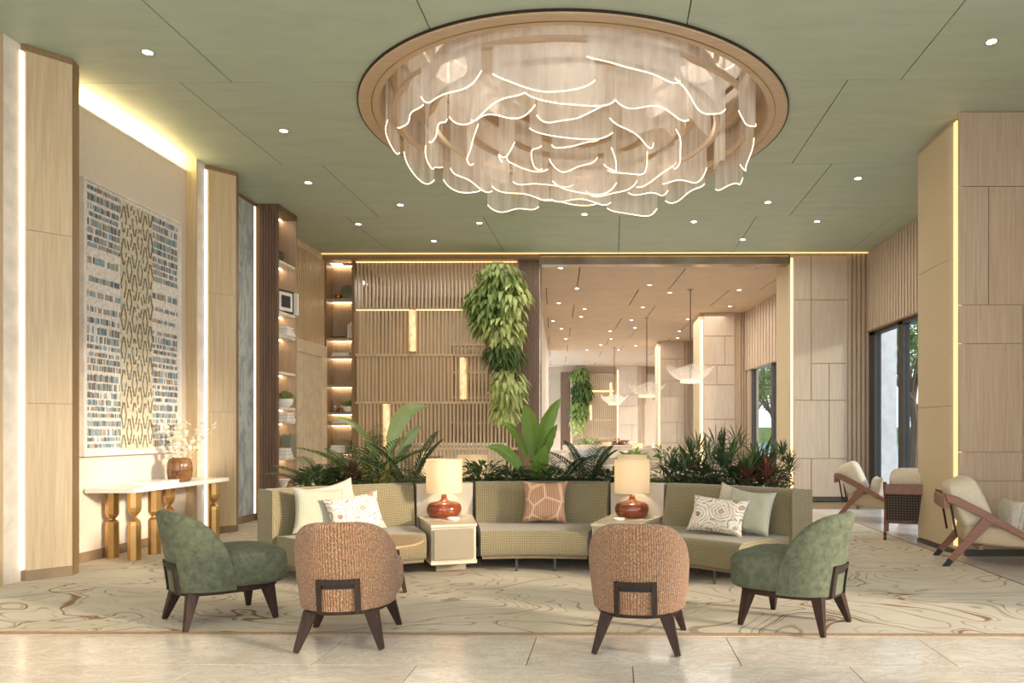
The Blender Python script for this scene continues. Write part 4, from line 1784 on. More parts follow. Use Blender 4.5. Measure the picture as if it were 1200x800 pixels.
def add_leaf(mb, p, d, L, W, up=Vector((0, 0, 1)), fold=.25, droop=.2):
    d = d.normalized()
    s_ = d.cross(up)
    if s_.length < .05:
        s_ = d.cross(Vector((1, 0, 0)))
    s_.normalize()
    n_ = s_.cross(d)
    q = p + d * L * .35 - n_ * 0
    r_ = p + d * L * .7 - Vector((0, 0, L * droop * .4))
    e = p + d * L - Vector((0, 0, L * droop))
    vs = [p, q + s_ * W / 2 + n_ * W * fold, q, q - s_ * W / 2 + n_ * W * fold,
          r_ + s_ * W * .36 + n_ * W * fold * .8, r_, r_ - s_ * W * .36 + n_ * W * fold * .8, e]
    mb._add(vs, [(0, 2, 1), (0, 3, 2), (1, 2, 5, 4), (2, 3, 6, 5), (4, 5, 7), (5, 6, 7)])


def rv(a=1.0):
    return Vector((random.uniform(-a, a), random.uniform(-a, a), random.uniform(-a, a)))


for k in range(9):
    az = random.uniform(0, 2 * PI)
    ln = random.uniform(.5, .78)
    tl = random.uniform(.2, .75)
    pts = []
    for i in range(9):
        q = i / 8
        pts.append(Vector((math.cos(az) * (.4 if math.cos(az) < 0 else 1) * tl * q ** 1.4 * ln * .75, (math.sin(az) + .35) * tl * q ** 1.4 * ln * .9, q * ln * (1 - .25 * tl))))
    g.tube(pts, .0035, 4)
    for i in range(3, 9):
        for m in range(5):
            add_leaf(leafs, pts[i] + rv(.02), rv() + Vector((0, 0, .4)), .055, .042, fold=.1)
g.build('twigs', 'dried', dr)
leafs.build('leaves', 'dried', dr)
bk = thing('book', 'large white book lying on the console table beside the vase', 'book', (-4.93, 7.95, .742), R(4))
MB().box(-.13, .13, -.22, .26, 0, .006).box(-.13, .13, -.22, .26, .026, .032).build('cover', 'white_ceramic', bk)
MB().box(-.12, .125, -.215, .255, .006, .026).build('pages', 'paper', bk)

# ================================================================== ARTWORK
art = thing('wall_art', 'tall woven textile artwork with a lattice centre on the left wall', 'artwork', (-5.235, 8.03, 1.08))
W_, H_ = 1.60, 2.70
MB().box(0, .045, -W_ / 2, W_ / 2, 0, H_).build('panel', 'art_ground', art)
fr = MB()
for a in ((-.0, .07, -W_ / 2 - .02, -W_ / 2, -.02, H_ + .02), (0, .07, W_ / 2, W_ / 2 + .02, -.02, H_ + .02), (0, .07, -W_ / 2, W_ / 2, -.02, 0), (0, .07, -W_ / 2, W_ / 2, H_, H_ + .02)):
    fr.box(*a)
fr.build('frame', 'plaster_white', art)
random.seed(21)
th = MB()
for (y0, y1) in ((-W_ / 2 + .06, -.26), (.30, W_ / 2 - .04)):
    z = .06
    while z < H_ - .06:
        hgt = random.choice((.045, .06, .075))
        dens = .9 if not (.9 < z < 1.75) else .8
        gapz = random.choice((.012, .02, .03)) if not (1.3 < z < 1.9) else random.choice((.05, .09, .12))
        y = y0
        while y < y1:
            wv = random.choice((.008, .012, .016))
            if random.random() < dens:
                th.cur = random.choice((0, 0, 1, 1, 2, 3, 4))
                th.box(.045, .052, y, y + wv, z, z + hgt * random.uniform(.8, 1))
            y += wv + random.choice((.004, .008, .012))
        z += hgt + gapz
th.build('threads', ['thread_blue', 'thread_dark', 'thread_teal', 'thread_rust', 'book_grey'], art, kind='stuff')
lt = MB()
lt.box(.045, .050, -.25, .29, .03, H_ - .03)
lt.build('centre_band', 'lattice', art)
lt = MB()
nz = 15
for i in range(nz):
    zc0 = .05 + (H_ - .1) * i / nz
    hh = (H_ - .1) / nz
    for c in range(6):
        yc = -.25 + .54 * (c + .5) / 6
        flip = -1 if (i + c) % 2 else 1
        for sx in (-1, 1):
            for q in range(3):
                if random.random() < .12:
                    continue
                lt.cur = random.choice((0, 0, 0, 1))
                a = Vector((.053, yc + sx * (.008 + .011 * q), zc0 + hh / 2 + flip * (hh * .30 - .045 * q)))
                b = a + Vector((0, sx * .012, -flip * .05))
                lt.beam(a, b, .014 + .008 * random.random(), .006, .008, .006, up=(1, 0, 0))
lt.build('lattice', ['lattice_dark', 'lattice_grey'], art, kind='stuff')


# ================================================================== SHELF OBJECTS
def books(loc, n, dims, label, rz=0, mats=('paper', 'book_grey', 'white_ceramic')):
    z = loc[2]
    for k in range(n):
        w_, d_, h_ = dims[0] * (1 - .06 * k), dims[1] * (1 - .05 * k), dims[2]
        names = ('lowest', 'middle', 'top') if n == 3 else ('lower', 'upper')
        lb = label if n == 1 else f'{names[k]} book of the {label}'
        t = thing('book', lb, 'book', (loc[0], loc[1], z), rz + R(3 * k))
        MB().box(-w_ / 2, w_ / 2, -d_ / 2, d_ / 2, 0, .005).box(-w_ / 2, w_ / 2, -d_ / 2, d_ / 2, h_ - .005, h_).box(
            -w_ / 2, -w_ / 2 + .006, -d_ / 2, d_ / 2, .005, h_ - .005).build('cover', mats[k % len(mats)], t)
        MB().box(-w_ / 2 + .006, w_ / 2 - .008, -d_ / 2 + .006, d_ / 2 - .006, .005, h_ - .005).build('pages', 'paper', t)
        z += h_


BX, BYC = -5.05, 11.17
o = MB().lathe([(.001, 0), (.06, 0), (.10, .04), (.12, .10), (.10, .16), (.04, .19), (.001, .19)], 24).build('round_pot', 'dark_ceramic', loc=(BX, BYC - .08, SHELF_Z[7]), smooth=True)
tag(o, 'dark rounded pot on the highest shelf of the dark bookcase', 'pot')
t = thing('picture_frame', 'black and white framed picture on the dark bookcase', 'picture', (BX + .12, BYC - .04, SHELF_Z[6]), R(-20))
MB().box(-.012, .012, -.16, .16, 0, .34).build('frame', 'black_print', t)
MB().box(.012, .016, -.13, .13, .03, .31).build('mount', 'paper', t)
MB().box(.016, .018, -.09, .09, .08, .26).build('print', 'black_print', t)
t = thing('book', 'tall white book standing beside the framed picture', 'book', (BX + .10, BYC + .19, SHELF_Z[6]))
MB().box(-.12, .12, -.03, .03, 0, .33).build('cover', 'white_ceramic', t, bevel=.003)
books((BX + .08, BYC - .02, SHELF_Z[5]), 3, (.26, .32, .045), 'white stack under the framed picture')
books((BX + .08, BYC - .02, SHELF_Z[2]), 3, (.26, .32, .045), 'white stack below the potted plant on the dark bookcase')
books((BX + .12, BYC - .10, SHELF_Z[1]), 3, (.2, .26, .05), 'white stack low on the dark bookcase')


def small_plant(loc, label, s=1.0, seed=1):
    random.seed(seed)
    t = thing('potted_plant', label, 'plant', loc)
    MB().lathe([(.001, 0), (.06 * s, 0), (.10 * s, .03 * s), (.12 * s, .11 * s), (.11 * s, .11 * s), (.09 * s, .06 * s), (.001, .06 * s)], 24).build('bowl', 'white_ceramic', t, smooth=True)
    f = MB()
    for k in range(150):
        d = rv()
        d.z = abs(d.z) + .2
        d.normalize()
        add_leaf(f, Vector((0, 0, .10 * s)) + Vector((d.x, d.y, d.z * .8)) * .12 * s * random.random() ** .4, d + rv(.5), .05 * s, .03 * s)
    f.build('foliage', 'leaf_mid', t)
    return t


small_plant((BX + .10, BYC - .03, SHELF_Z[3]), 'small green plant in white bowl on the dark bookcase', 1.15, 3)
t = thing('vase', 'square smoked glass vase on the dark bookcase', 'vase', (BX + .10, BYC + .12, SHELF_Z[1]))
MB().box(-.09, .09, -.09, .09, 0, .36).build('body', 'grey_green', t, bevel=.02)
tag(MB().lathe([(.001, 0), (.05, 0), (.04, .03), (.06, .10), (.09, .14), (.10, .15), (.001, .15)], 20).build('goblet_vase', 'white_ceramic', loc=(BX + .08, BYC, SHELF_Z[0]), smooth=True),
    'white goblet vase at the foot of the dark bookcase just above the sofa', 'vase')

KX, KY = -5.19, BY + .10
tag(MB().lathe([(.001, 0), (.03, 0), (.06, .03), (.065, .06), (.05, .10), (.001, .11)], 20).build('orb_bowl', 'brass', loc=(KX - .08, KY, SHELF_Z[7]), smooth=True),
    'small round brass bowl on the top shelf of the back bookcase', 'bowl')
t = thing('round_platter', 'grey-green round platter upright on the top shelf of the back bookcase', 'platter', (KX + .11, KY + .02, SHELF_Z[7]))
g = MB().lathe([(.001, 0), (.12, 0), (.14, .03), (.135, .035), (.001, .012)], 32)
g.build('disc', 'grey_green', t, smooth=True, loc=(0, 0, .14), rot=(R(80), 0, 0))
MB().box(-.05, .05, -.02, .06, 0, .02).build('stand', 'wenge', t)
tag(box('tray', 'wenge', (-.14, .14, -.09, .09, 0, .03), loc=(KX - .05, KY, SHELF_Z[6]), bevel=.008), 'long dark tray on the second shelf of the back bookcase', 'tray')
for k, hh in enumerate((.30, .26)):
    tt = thing('book', ('taller' if k == 0 else 'shorter') + ' white book standing upright on the second shelf of the back bookcase', 'book', (KX + .20 - .045 * k, KY, SHELF_Z[6]))
    MB().box(-.018, .018, -.1, .1, 0, hh).build('cover', 'white_ceramic', tt, bevel=.002)
books((KX, KY, SHELF_Z[5]), 2, (.34, .2, .035), 'pale pair lying on the third shelf of the back bookcase')
for k in range(2):
    x = KX - .14 + .13 * k
    lb = ('left' if k == 0 else 'right') + ' brown candle cup beside the small plant on the back bookcase'
    tt = thing('candle_cup', lb, 'candle', (x, KY, SHELF_Z[3]))
    MB().lathe([(.001, 0), (.05, 0), (.055, .05), (.052, .10), (.045, .10), (.001, .08)], 20).build('cup', 'candle_brown', tt, smooth=True)
    MB().lathe([(.001, .08), (.02, .08), (.02, .14), (.001, .14)], 8).build('candle', 'paper', tt)
small_plant((KX + .15, KY - .02, SHELF_Z[3]), 'small green plant in white bowl on the back bookcase', 1.1, 9)
books((KX, KY, SHELF_Z[2]), 2, (.34, .2, .03), 'pale pair on the shelf under the candle cups')
books((KX - .06, KY, SHELF_Z[1]), 3, (.30, .2, .045), 'cream stack low on the back bookcase')
tag(MB().lathe([(.001, 0), (.03, 0), (.03, .2), (.014, .25), (.014, .32), (.001, .32)], 16).build('bottle', 'wenge', loc=(KX + .19, KY, SHELF_Z[1]), smooth=True),
    'slim dark bottle low on the back bookcase', 'bottle')


# ================================================================== LOUNGE CHAIRS (right)
def lounge(label, loc, rz, woven=False, scale=1.0):
    """faces +x locally; local origin under the rear feet, between the two side frames"""
    t = thing('wooden_lounge_chair', label, 'lounge chair', loc, rz)
    for sy in (-.33, .33):
        g = MB()
        pts = [(-.02, .67), (.10, .63), (.35, .50), (.65, .33), (.95, .17)]
        wds = [.075, .10, .095, .075, .06]
        vs, fs = [], []
        for (x, z), h in zip(pts, wds):
            for yy in (-.022, .022):
                vs += [(x, sy + yy, z + h * .5), (x + .02, sy + yy, z - h * .5)]
        for k in range(4):
            b = k * 4
            fs += [(b, b + 4, b + 6, b + 2), (b + 1, b + 3, b + 7, b + 5), (b, b + 1, b + 5, b + 4), (b + 2, b + 6, b + 7, b + 3)]
        fs += [(0, 2, 3, 1), (16, 17, 19, 18)]
        g._add(vs, fs)
        g.build('armrest', 'walnut_red', t, bevel=.006)
        lg = MB().beam((.36, sy, .47), (.0, sy, .03), .10, .038, .05, .03, up=(0, 1, 0))
        l_ = lg.build('leg', 'walnut_red', t, bevel=.004)
        MB().beam((.035, sy, .075), (-.022, sy, 0), .055, .034, .045, .03, up=(0, 1, 0)).build('foot_cap', 'rubber_gap_shade', l_)
        MB().beam((.80, sy * .97, .24), (.98, sy, 0), .07, .036, .04, .03, up=(0, 1, 0)).build('leg', 'walnut_red', t, bevel=.004)
        MB().beam((.04, sy * .9, .60), (.09, sy * .9, .30), .02, .015, up=(0, 1, 0)).build('back_strap', 'wenge', t)
    MB().box(-.03, .01, -.33, .33, .56, .68).build('back_rail', 'walnut_red', t, bevel=.005)
    MB().box(.28, .32, -.32, .32, .18, .22).box(.86, .90, -.32, .32, .16, .20).build('seat_frame', 'walnut_red', t)
    if woven:
        g = MB()
        def wf_(u, v):
            return (Vector((-.005 + .10 * (1 - v) - .0, -.315 + .63 * u, .24 + .37 * v)), (u * .63, v * .37))
        g.grid(wf_, 8, 6)
        g.build('woven_back', 'wicker_weave', t, solid=.02)
    Mt = Matrix.Rotation(R(4), 4, 'Y')
    g = MB()
    g.sup((.56, 0, .30), (.40, .295, .10), .35, .22, 36, 12, Matrix.Rotation(R(3), 4, 'Y'))
    g.build('seat_cushion', 'lounge_seat', t, smooth=True)
    g = MB()
    g.sup((.22, 0, .61), (.15, .29, .25), .5, .3, 36, 14, Matrix.Rotation(R(-24), 4, 'Y'))
    g.build('back_cushion', 'soft_cream', t, smooth=True)
    return t


def lpil(base, rz, label, off):
    M_ = Matrix.Rotation(rz, 4, 'Z')
    p = Vector(base) + M_ @ Vector(off)
    o = pillow('throw_cushion', 'fur_cream', .44, .30, .15, p, (R(-12), 0, rz - PI / 2 + R(12)), label, sag=.08)
    return o


def place_lounge(u, v, rzd, label, woven=False):
    p = pz(u, v, 0)
    rz = R(rzd)
    # near side frame (local y=-.33) carries the measured foot
    M_ = Matrix.Rotation(rz, 4, 'Z')
    o = p - M_ @ Vector((0, -.33, 0))
    lounge(label, o, rz, woven)
    return o, rz


o1, z1 = place_lounge(979, 610, -22, 'wooden lounge chair with cream cushions farthest back by the window')
lpil(o1, z1, 'fluffy cream cushion on the farthest wooden lounge chair', (.56, -.12, .50))
o3, z3 = place_lounge(1108, 664, -16, 'wooden lounge chair with cream cushions cut off by the right edge')
lpil(o3, z3, 'fluffy cream cushion on the lounge chair at the right edge', (.60, -.10, .50))
p2 = pz(1036, 633, 0)
z2 = R(68)
M_ = Matrix.Rotation(z2, 4, 'Z')
lounge('wooden lounge chair with dark woven back seen from behind, beside the column', p2 - M_ @ Vector((0, .33, 0)), z2, True)

# ================================================================== PLANTER AND PLANTS
pl = MB()


def arcs(r_, n=14, half=R(46)):
    f = [SC + arc_pt(r_, -half + 2 * half * k / n, 0) for k in range(n + 1)]
    return f


front = arcs(3.29)
back = [Vector((p.x, 15.80 - p.y, 0)) for p in front][::-1]
front = [p if p.y < 7.86 else Vector((p.x, 7.86, 0)) for p in front]
poly = [(p.x, p.y) for p in front] + [(p.x, max(p.y, 7.94)) for p in back]
planter = thing('planter', 'low bow-tie planter between the two curved sofas', 'planter', (0, 0, 0))
MB().prism(poly, .013, .60).build('box', 'planter', planter)
MB().prism([(SC.x + (x - SC.x) * .985, 7.9 + (y - 7.9) * .93) for x, y in poly], .60, .62).build('soil', 'soil', planter)


def frond(mb, base, az, L, rise, arch, nl=18, ll=.22, lw=.022, stem=None, tipd=.55):
    """feathery palm frond: rachis with paired leaflets"""
    pts = []
    d0 = Vector((math.cos(az), math.sin(az), 0))
    for i in range(13):
        q = i / 12
        pts.append(base + d0 * (L * q * math.cos(rise) * (1 + .3 * q)) + Vector((0, 0, L * (math.sin(rise) * q * 1.25 - arch * q * q))))
    if stem is not None:
        stem.tube(pts, [.006 * (1 - .7 * i / 12) for i in range(13)], 4)
    for i in range(nl):
        q = .22 + .78 * i / (nl - 1)
        f_ = q * 12
        k = min(int(f_), 11)
        p = pts[k].lerp(pts[k + 1], f_ - k)
        tg = (pts[k + 1] - pts[k]).normalized()
        sd_ = tg.cross(Vector((0, 0, 1))).normalized()
        ln = ll * max(0, math.sin(PI * min(1, q * .92 + .05))) ** .6
        for s_ in (-1, 1):
            dd = (tg * tipd + sd_ * s_ * .85 + Vector((0, 0, .25)))
            add_leaf(mb, p, dd, ln, lw, fold=.15, droop=.25)
    return pts


def fan(mb, base, tip, n=14, ll=.26, lw=.026, stem=None):
    """fan palm leaf: blades radiating from the end of a stalk"""
    base, tip = Vector(base), Vector(tip)
    if stem is not None:
        stem.tube([base, base.lerp(tip, .5) + Vector((0, 0, .04)), tip], .005, 4)
    d = (tip - base).normalized()
    s_ = d.cross(Vector((0, 0, 1)))
    if s_.length < .1:
        s_ = Vector((1, 0, 0))
    s_.normalize()
    n_ = s_.cross(d)
    for k in range(n):
        a = R(-115) + R(230) * k / (n - 1)
        dd = d * math.cos(a) + s_ * math.sin(a) + n_ * .25
        add_leaf(mb, tip, dd, ll * (1 - .25 * abs(a) / 2), lw, fold=.15, droop=.15)


def palm(name, loc, label, nf, L, mat, seed, ll=.22, rise=(35, 80), az=None, arch=.35):
    random.seed(seed)
    t = thing(name, label, 'plant', loc)
    st = MB()
    for k in range(nf):
        g = MB()
        a = (2 * PI * k / nf + random.uniform(-.3, .3)) if az is None else R(random.uniform(*az))
        frond(g, Vector((0, 0, 0)), a, L * random.uniform(.85, 1.25), R(random.uniform(*rise)), arch * random.uniform(.7, 1.2), 16, ll, .024, st)
        g.build('frond', mat, t)
    st.build('stems', 'stem_green', t)
    return t


def fanpalm(loc, label, nf, L, mat, seed, ll=.27, spread=.6):
    random.seed(seed)
    t = thing('fan_palm', label, 'plant', loc)
    st = MB()
    for k in range(nf):
        a = 2 * PI * k / nf + random.uniform(-.3, .3)
        h = random.uniform(.45, 1.0)
        r_ = spread * L * math.sqrt(max(0, 1 - h * h * .8))
        g = MB()
        fan(g, (0, 0, 0), (math.cos(a) * r_, math.sin(a) * r_, L * h), 13, ll, .028, st)
        g.build('fan_leaf', mat, t)
    st.build('stems', 'stem_green', t)
    return t


def bush(name, loc, label, n, rad, hgt, ll, lw, mat, seed, rosette=False):
    random.seed(seed)
    t = thing(name, label, 'plant', loc)
    f = MB()
    for k in range(n):
        a = random.uniform(0, 2 * PI)
        q = random.random()
        r_ = rad * random.random() ** .5 * (1 - .35 * q)
        p = Vector((math.cos(a) * r_, math.sin(a) * r_, hgt * q))
        d = Vector((math.cos(a), math.sin(a), random.uniform(-.1, 1.0))) + rv(.35)
        add_leaf(f, p, d, ll * random.uniform(.7, 1.2), lw, fold=.2, droop=.2)
    f.build('foliage', mat, t)
    st = MB()
    for k in range(6):
        a = 2 * PI * k / 6
        st.tube([(0, 0, -.02), (math.cos(a) * rad * .4, math.sin(a) * rad * .4, hgt * .6), (math.cos(a) * rad * .6, math.sin(a) * rad * .6, hgt)], .005, 4)
    st.build('stems', 'stem_green', t)
    return t


def rosette(loc, label, n, L, mat, seed, wd=.06):
    """cordyline-like rosette of broad pointed leaves"""
    random.seed(seed)
    t = thing('cordyline', label, 'plant', loc)
    f = MB()
    for k in range(n):
        a = k * 2.4
        el = R(15 + 70 * k / n)
        d = Vector((math.cos(a) * math.cos(el), math.sin(a) * math.cos(el), math.sin(el)))
        add_leaf(f, Vector((0, 0, .12 + .10 * k / n)), d, L * random.uniform(.8, 1.1), wd, fold=.2, droop=.25)
    f.build('foliage', mat, t)
    MB().tube([(0, 0, -.02), (0, 0, .24)], .012, 6).build('stem', 'trunk', t)
    return t


def broad_leaf(mb, base, ctrl, tip, wd, twist=0, fold=.18, stalk=.25, nw=6, nl=14, split=False):
    base, ctrl, tip = Vector(base), Vector(ctrl), Vector(tip)

    def C(q):
        return base * (1 - q) ** 2 + ctrl * 2 * q * (1 - q) + tip * q * q

    def fn(u, v):
        q = stalk + (1 - stalk) * v
        p = C(q)
        tg = (C(min(1, q + .02)) - C(max(0, q - .02))).normalized()
        s_ = tg.cross(Vector((math.sin(twist), -math.cos(twist), .3))).normalized()
        n_ = s_.cross(tg)
        x = 2 * u - 1
        prof = max(0, math.sin(PI * min(1, v) ** .8)) ** .75
        if split and abs(x) > .3:
            prof *= 1 - .35 * (math.sin(v * 26) > .3) * abs(x)
        w2 = wd * prof
        return (p + s_ * x * w2 / 2 + n_ * (abs(x) * w2 * fold + .008 * math.sin(v * 30) * abs(x)), (u, v))
    mb.grid(fn, nw, nl)
    return [C(i / 10) for i in range(11)]


# --- left group
PY = 7.95
z0p = .64


def leaf_plant(label, base, leaves, mat, name='banana_plant', split=False, d=PY):
    b = base
    t = thing(name, label, 'plant', b)
    for (u0, v0, u1, v1, wd, dd, tw) in leaves:
        c = pd(u0, v0, d + dd * .5) - b
        e = pd(u1, v1, d + dd) - b
        g = MB()
        cl = broad_leaf(g, (0, 0, 0), c, e, wd, R(tw), split=split)
        o = g.build('leaf', mat, t, smooth=True)
        MB().tube(cl, [.007 * (1 - .8 * i / 10) for i in range(11)], 5).build('midrib', 'midrib_green', o)
    return t


bp_ = pd(452, 572, PY)
leaf_plant('tall plant with long arching grey-green leaves, left of the left lamp', Vector((bp_.x, PY, z0p)),
           [(448, 470, 502, 477, .19, .15, 55), (440, 490, 387, 489, .08, -.1, -50), (472, 505, 494, 500, .13, .3, 60), (452, 500, 482, 480, .14, .3, 80), (440, 520, 420, 500, .09, .1, -30)],
           'leaf_bird', 'arching_leaf_plant')
for i, (u, lb, nf, L, sd_, rs, mt) in enumerate((
        (372, 'dark feathery palm at the left end of the planter', 9, .58, 31, (25, 62), 'leaf_dark'),
        (428, 'dark feathery palm below the long arching leaves', 13, .70, 32, (45, 80), 'leaf_deep'),
        (480, 'dark feathery palm just left of the left lamp', 11, .60, 33, (30, 75), 'leaf_dark'),
        (690, 'dark feathery palm left of the right lamp', 12, .56, 34, (30, 75), 'leaf_dark'),
        (655, 'feathery palm right behind the copper cushion', 9, .52, 35, (30, 70), 'leaf_dark'))):
    p = pd(u, 560, PY - .05)
    palm('feathery_palm', (p.x, PY - .05 if 500 > u or u > 600 else PY, z0p), lb, nf, L, mt, sd_, .22, rs)
for u, lb, mt, sd_ in ((400, 'low leafy filler plant in the left of the planter', 'leaf_deep', 41), (445, 'low yellow-green croton under the palms', 'leaf_yellow', 42),
                       (600, 'low dark filler plant left of the broad-leaved plant', 'leaf_dark', 43), (565, 'small dark shrub in front of the rear left lamp', 'leaf_deep', 44),
                       (715, 'low filler plant beside the right lamp', 'leaf_dark', 45), (640, 'low dark filler plant under the broad-leaved plant', 'leaf_deep', 46),
                       (820, 'low dark filler plant right of the right lamp', 'leaf_dark', 47), (865, 'low dark filler plant below the red cordylines', 'leaf_deep', 48),
                       (900, 'dark shrub at the right end of the planter', 'leaf_dark', 49), (345 + 25, 'low shrub at the left end of the planter', 'leaf_dark', 50)):
    yy = PY
    p = pd(u, 565, yy)
    bush('shrub', (p.x, yy, z0p - .01), lb, 210 if u != 445 else 120, .24, .26 if u != 565 else .32, .13, .045, mt, sd_)
rosette((pd(412, 560, 7.8).x, 7.8, z0p), 'small red cordyline among the left palms', 18, .26, 'leaf_red', 61)
# centre broad leaved plant
p = pd(626, 560, PY)
leaf_plant('bright green broad-leaved plant in the centre behind the copper cushion', Vector((p.x, PY, z0p)),
           [(628, 500, 658, 466, .17, .0, 35), (628, 500, 614, 474, .19, .2, -10), (636, 515, 653, 497, .14, -.1, 50), (614, 490, 586, 499, .12, -.1, -50),
            (600, 520, 570, 524, .13, -.15, 0), (632, 545, 641, 520, .17, -.15, 0), (628, 550, 630, 538, .13, -.2, 0)],
           'leaf_bright', 'broad_leaf_plant')
# right group
for u, lb, nf, L, sd_, mt, ll in ((832, 'large dark fan palm in the right of the planter', 16, .50, 71, 'leaf_dark', .30),
                                  (872, 'tall olive fan palm behind the red cordylines', 13, .55, 72, 'leaf_deep', .28),
                                  (805, 'dark fan palm next to the light green bamboo', 10, .38, 73, 'leaf_dark', .26),
                                  (902, 'dark fan palm at the right end of the planter', 10, .42, 74, 'leaf_dark', .24)):
    q = pd(u, 560, PY + .1)
    fanpalm((q.x, PY + (.1 if u != 902 else 0), z0p), lb, nf, L, mt, sd_, ll)
rosette((pd(876, 560, 7.75).x, 7.78, z0p), 'dark red cordyline left of its pair', 22, .30, 'leaf_red', 62)
rosette((pd(897, 560, 7.75).x, 7.72, z0p), 'dark red cordyline at the right end of the pair', 22, .28, 'leaf_red', 63)
bush('bamboo_shrub', (pd(785, 560, 8.15).x, 8.15, z0p - .01), 'light green feathery bamboo right of the right lamp', 260, .22, .48, .12, .025, 'leaf_bright', 51)

# --- hanging plants
random.seed(77)


def hanging(name, label, d, blobs, leaf, s):
    t = thing(name, label, 'plant', pd(blobs[0][0], blobs[0][1], d))
    o = Vector(t.location)
    fo = [MB(), MB(), MB()]
    for (u, v, rx, rz_, n, mi, lw) in blobs:
        c = pd(u, v, d)
        for k in range(n):
            a, b = random.uniform(0, 2 * PI), random.uniform(-1, 1)
            q = random.random() ** .35
            ce = math.sqrt(1 - b * b)
            p = c + Vector((math.cos(a) * ce * rx * q, math.sin(a) * ce * min(rx, .32) * q, b * rz_ * q))
            dd = Vector((math.cos(a) * .7, math.sin(a) * .7 - .2, -.55)) + rv(.4)
            add_leaf(fo[mi], p - o, dd, leaf * random.uniform(.7, 1.25), leaf * lw, fold=.12, droop=.45)
    for f, m in zip(fo, ('leaf_mid', 'leaf_pale', 'leaf_deep')):
        if f.v:
            f.build('foliage', m, t)
    st = MB()
    top = Vector((0, 0, .0))
    for k in range(7):
        x = (k - 3) * .07 * s
        pts = [Vector((x * .4, 0, .25 * s))]
        for (u, v, rx, rz_, n, mi, lw) in blobs[:6]:
            c = pd(u, v, d) - o
            pts.append(c + Vector((x, (k % 3 - 1) * .05, 0)))
        st.tube(pts, .008 * s, 4)
    st.build('vines', 'stem_green', t)
    return t


hanging('hanging_plant', 'lush trailing plant hanging down in front of the slatted screen', 13.55,
        [(583, 322, .40, .24, 150, 0, .42), (578, 352, .50, .38, 420, 0, .45), (590, 385, .36, .40, 320, 1, .45), (570, 375, .26, .30, 160, 0, .4),
         (590, 415, .34, .24, 260, 2, .25), (596, 450, .27, .36, 260, 1, .45), (592, 478, .20, .28, 150, 1, .45), (600, 345, .30, .40, 180, 1, .45)], .19, 1)
hanging('hanging_plant', 'distant trailing plant hanging in the far lounge', 36.9,
        [(680, 438, .42, .35, 160, 0, .5), (682, 458, .45, .6, 260, 2, .5), (679, 478, .38, .6, 220, 0, .5), (677, 496, .25, .45, 120, 1, .5)], .30, 2)

# ================================================================== FAR LOUNGE FURNITURE
def far_sofa(loc, rz, label, wd=2.6):
    t = thing('lounge_sofa', label, 'sofa', loc, rz)
    MB().box(-wd / 2, wd / 2, -.42, .30, .14, .42).build('seat', 'far_sofa', t, bevel=.05, seg=3)
    MB().box(-wd / 2, wd / 2, .28, .48, .14, .80).build('backrest', 'far_sofa', t, bevel=.05, seg=3)
    for sx in (-1, 1):
        MB().box(sx * wd / 2 - .09, sx * wd / 2 + .09, -.42, .48, .14, .62).build('arm', 'far_sofa', t, bevel=.05, seg=3)
        MB().box(sx * (wd / 2 - .1) - .02, sx * (wd / 2 - .1) + .02, -.35, -.31, 0, .15).build('leg', 'wenge', t)
        MB().box(sx * (wd / 2 - .1) - .02, sx * (wd / 2 - .1) + .02, .38, .42, 0, .15).build('leg', 'wenge', t)
    return t


def at2(u, d):
    return Vector(((u - 718) / FPX * d, d, 0))


far_sofa(at2(690, 20), R(4), 'pale far lounge sofa left of centre seen over the front sofa', 2.4)
far_sofa(at2(745, 22.5), R(4), 'pale far lounge sofa behind the right lamp', 1.8)
far_sofa(at2(712, 28), R(4), 'pale distant sofa at the back of the far lounge', 3.4)
far_sofa(at2(678, 17.0), R(90), 'pale far lounge sofa seen end on at the opening', 2.0)
for u, d, lb in ((683, 19.8, 'left blue-grey cushion on the far lounge sofa'), (698, 19.8, 'right blue-grey cushion on the far lounge sofa')):
    q = at2(u, d)
    pillow('throw_cushion', 'far_pillow', .5, .42, .16, (q.x, q.y + .1, .66), (R(-15), 0, R(5)), lb)
for u, v, d, lb in ((711, 525, 28.8, 'tiny glowing lamp left at the back of the far lounge'), (747, 527, 25.5, 'small glowing lamp at the back centre of the far lounge'),
                    (813, 530, 18.4, 'glowing far lounge lamp behind the right fan palms')):
    p = pd(u, v, d)
    tb = thing('side_table', 'small round table under the ' + lb, 'side table', (p.x, p.y, 0))
    hh = max(.35, p.z - .50)
    MB().lathe([(.001, hh - .03), (.28, hh - .03), (.28, hh), (.001, hh)], 24).build('table_top', 'stone_top', tb)
    MB().lathe([(.001, 0), (.16, 0), (.05, .03), (.04, hh - .03), (.001, hh - .03)], 16).build('pedestal', 'wenge', tb)
    table_lamp((p.x, p.y, hh), lb)
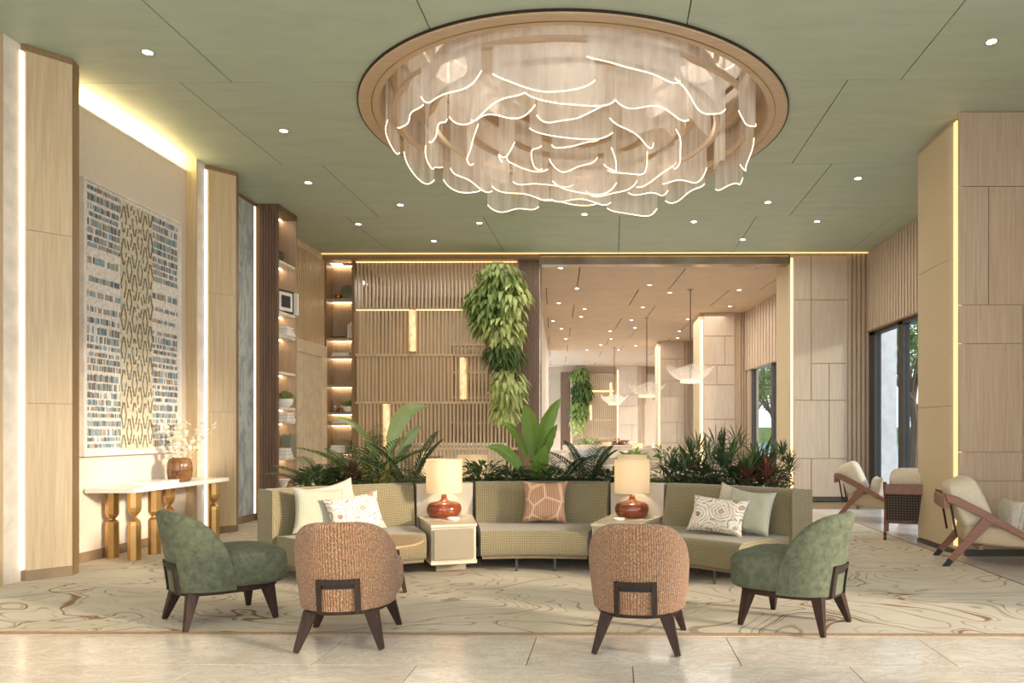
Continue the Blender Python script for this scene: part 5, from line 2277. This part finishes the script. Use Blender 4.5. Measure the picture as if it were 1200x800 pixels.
for u, d, lb, r_, h_ in ((690, 31, 'distant green plant at the left of the far lounge', .5, .75), (742, 18.7, 'bright green plant in a planter in front of the far sofa', .42, .45), (727, 31.5, 'distant reddish plant between the far lamps', .4, .6)):
    q = at2(u, d)
    zb = .42
    t = bush('shrub', (q.x, q.y, zb), lb, 170, r_, h_ * .8, .24, .09, 'leaf_red' if 'reddish' in lb else 'leaf_mid', int(u))
    MB().lathe([(.001, -zb), (.25, -zb), (.3, .0), (.27, .0), (.001, -.03)], 20).build('pot', 'planter', t)

# ================================================================== OUTSIDE
struct(MB().box(5.3, 60, -40, 120, -.4, -.05).build('terrace', 'ext_stone'))
tag(MB().box(9.4, 60, 22.5, 95, -.05, -.02).build('pool', 'water'), 'blue water of the pool outside the windows', 'pool')
struct(MB().box(5.84, 6.33, 16.6, 17.0, -.05, 3.9).build('wall_outside', 'ext_white'))
tag(MB().box(10, 160, 95.5, 150, -.04, 1.9).build('lawn', 'grass'), 'green lawn bank beyond the pool', 'lawn')['kind'] = 'stuff'


def tree(x, y, h, r_, label, seed, n=2600):
    random.seed(seed)
    t = thing('tree', label, 'tree', (x, y, 0))
    tr = MB()
    tr.tube([(0, 0, -.1), (.1, 0, h * .3), (-.05, .1, h * .6)], [.16, .12, .07], 7)
    for k in range(7):
        a = k * .9
        tr.tube([(0, 0, h * (.32 + .03 * k)), (math.cos(a) * r_ * .4, math.sin(a) * r_ * .4, h * .6), (math.cos(a) * r_ * .75, math.sin(a) * r_ * .75, h * .72)], [.06, .04, .02], 5)
    tr.build('trunk', 'trunk', t)
    f = MB()
    for k in range(n):
        c = k % 9
        a = c * .7
        cc = Vector((math.cos(a) * r_ * .55, math.sin(a) * r_ * .55, h * (.62 + .06 * (c % 4)))) if c else Vector((0, 0, h * .85))
        v = rv()
        v.normalize()
        p = cc + v * r_ * .45 * random.random() ** .4
        add_leaf(f, p, rv(), .17, .10, fold=.1)
    f.build('foliage', 'tree_green', t)
    return t


tree(8.15, 20.3, 5.0, 1.5, 'leafy green tree outside the window beside the near column', 5)
tree(7.1, 33, 4.9, 1.9, 'leafy tree seen through the left panes of the far lounge', 6)
tree(8.0, 43.0, 5.6, 2.0, 'slender tree farthest away through the far lounge glazing', 7)
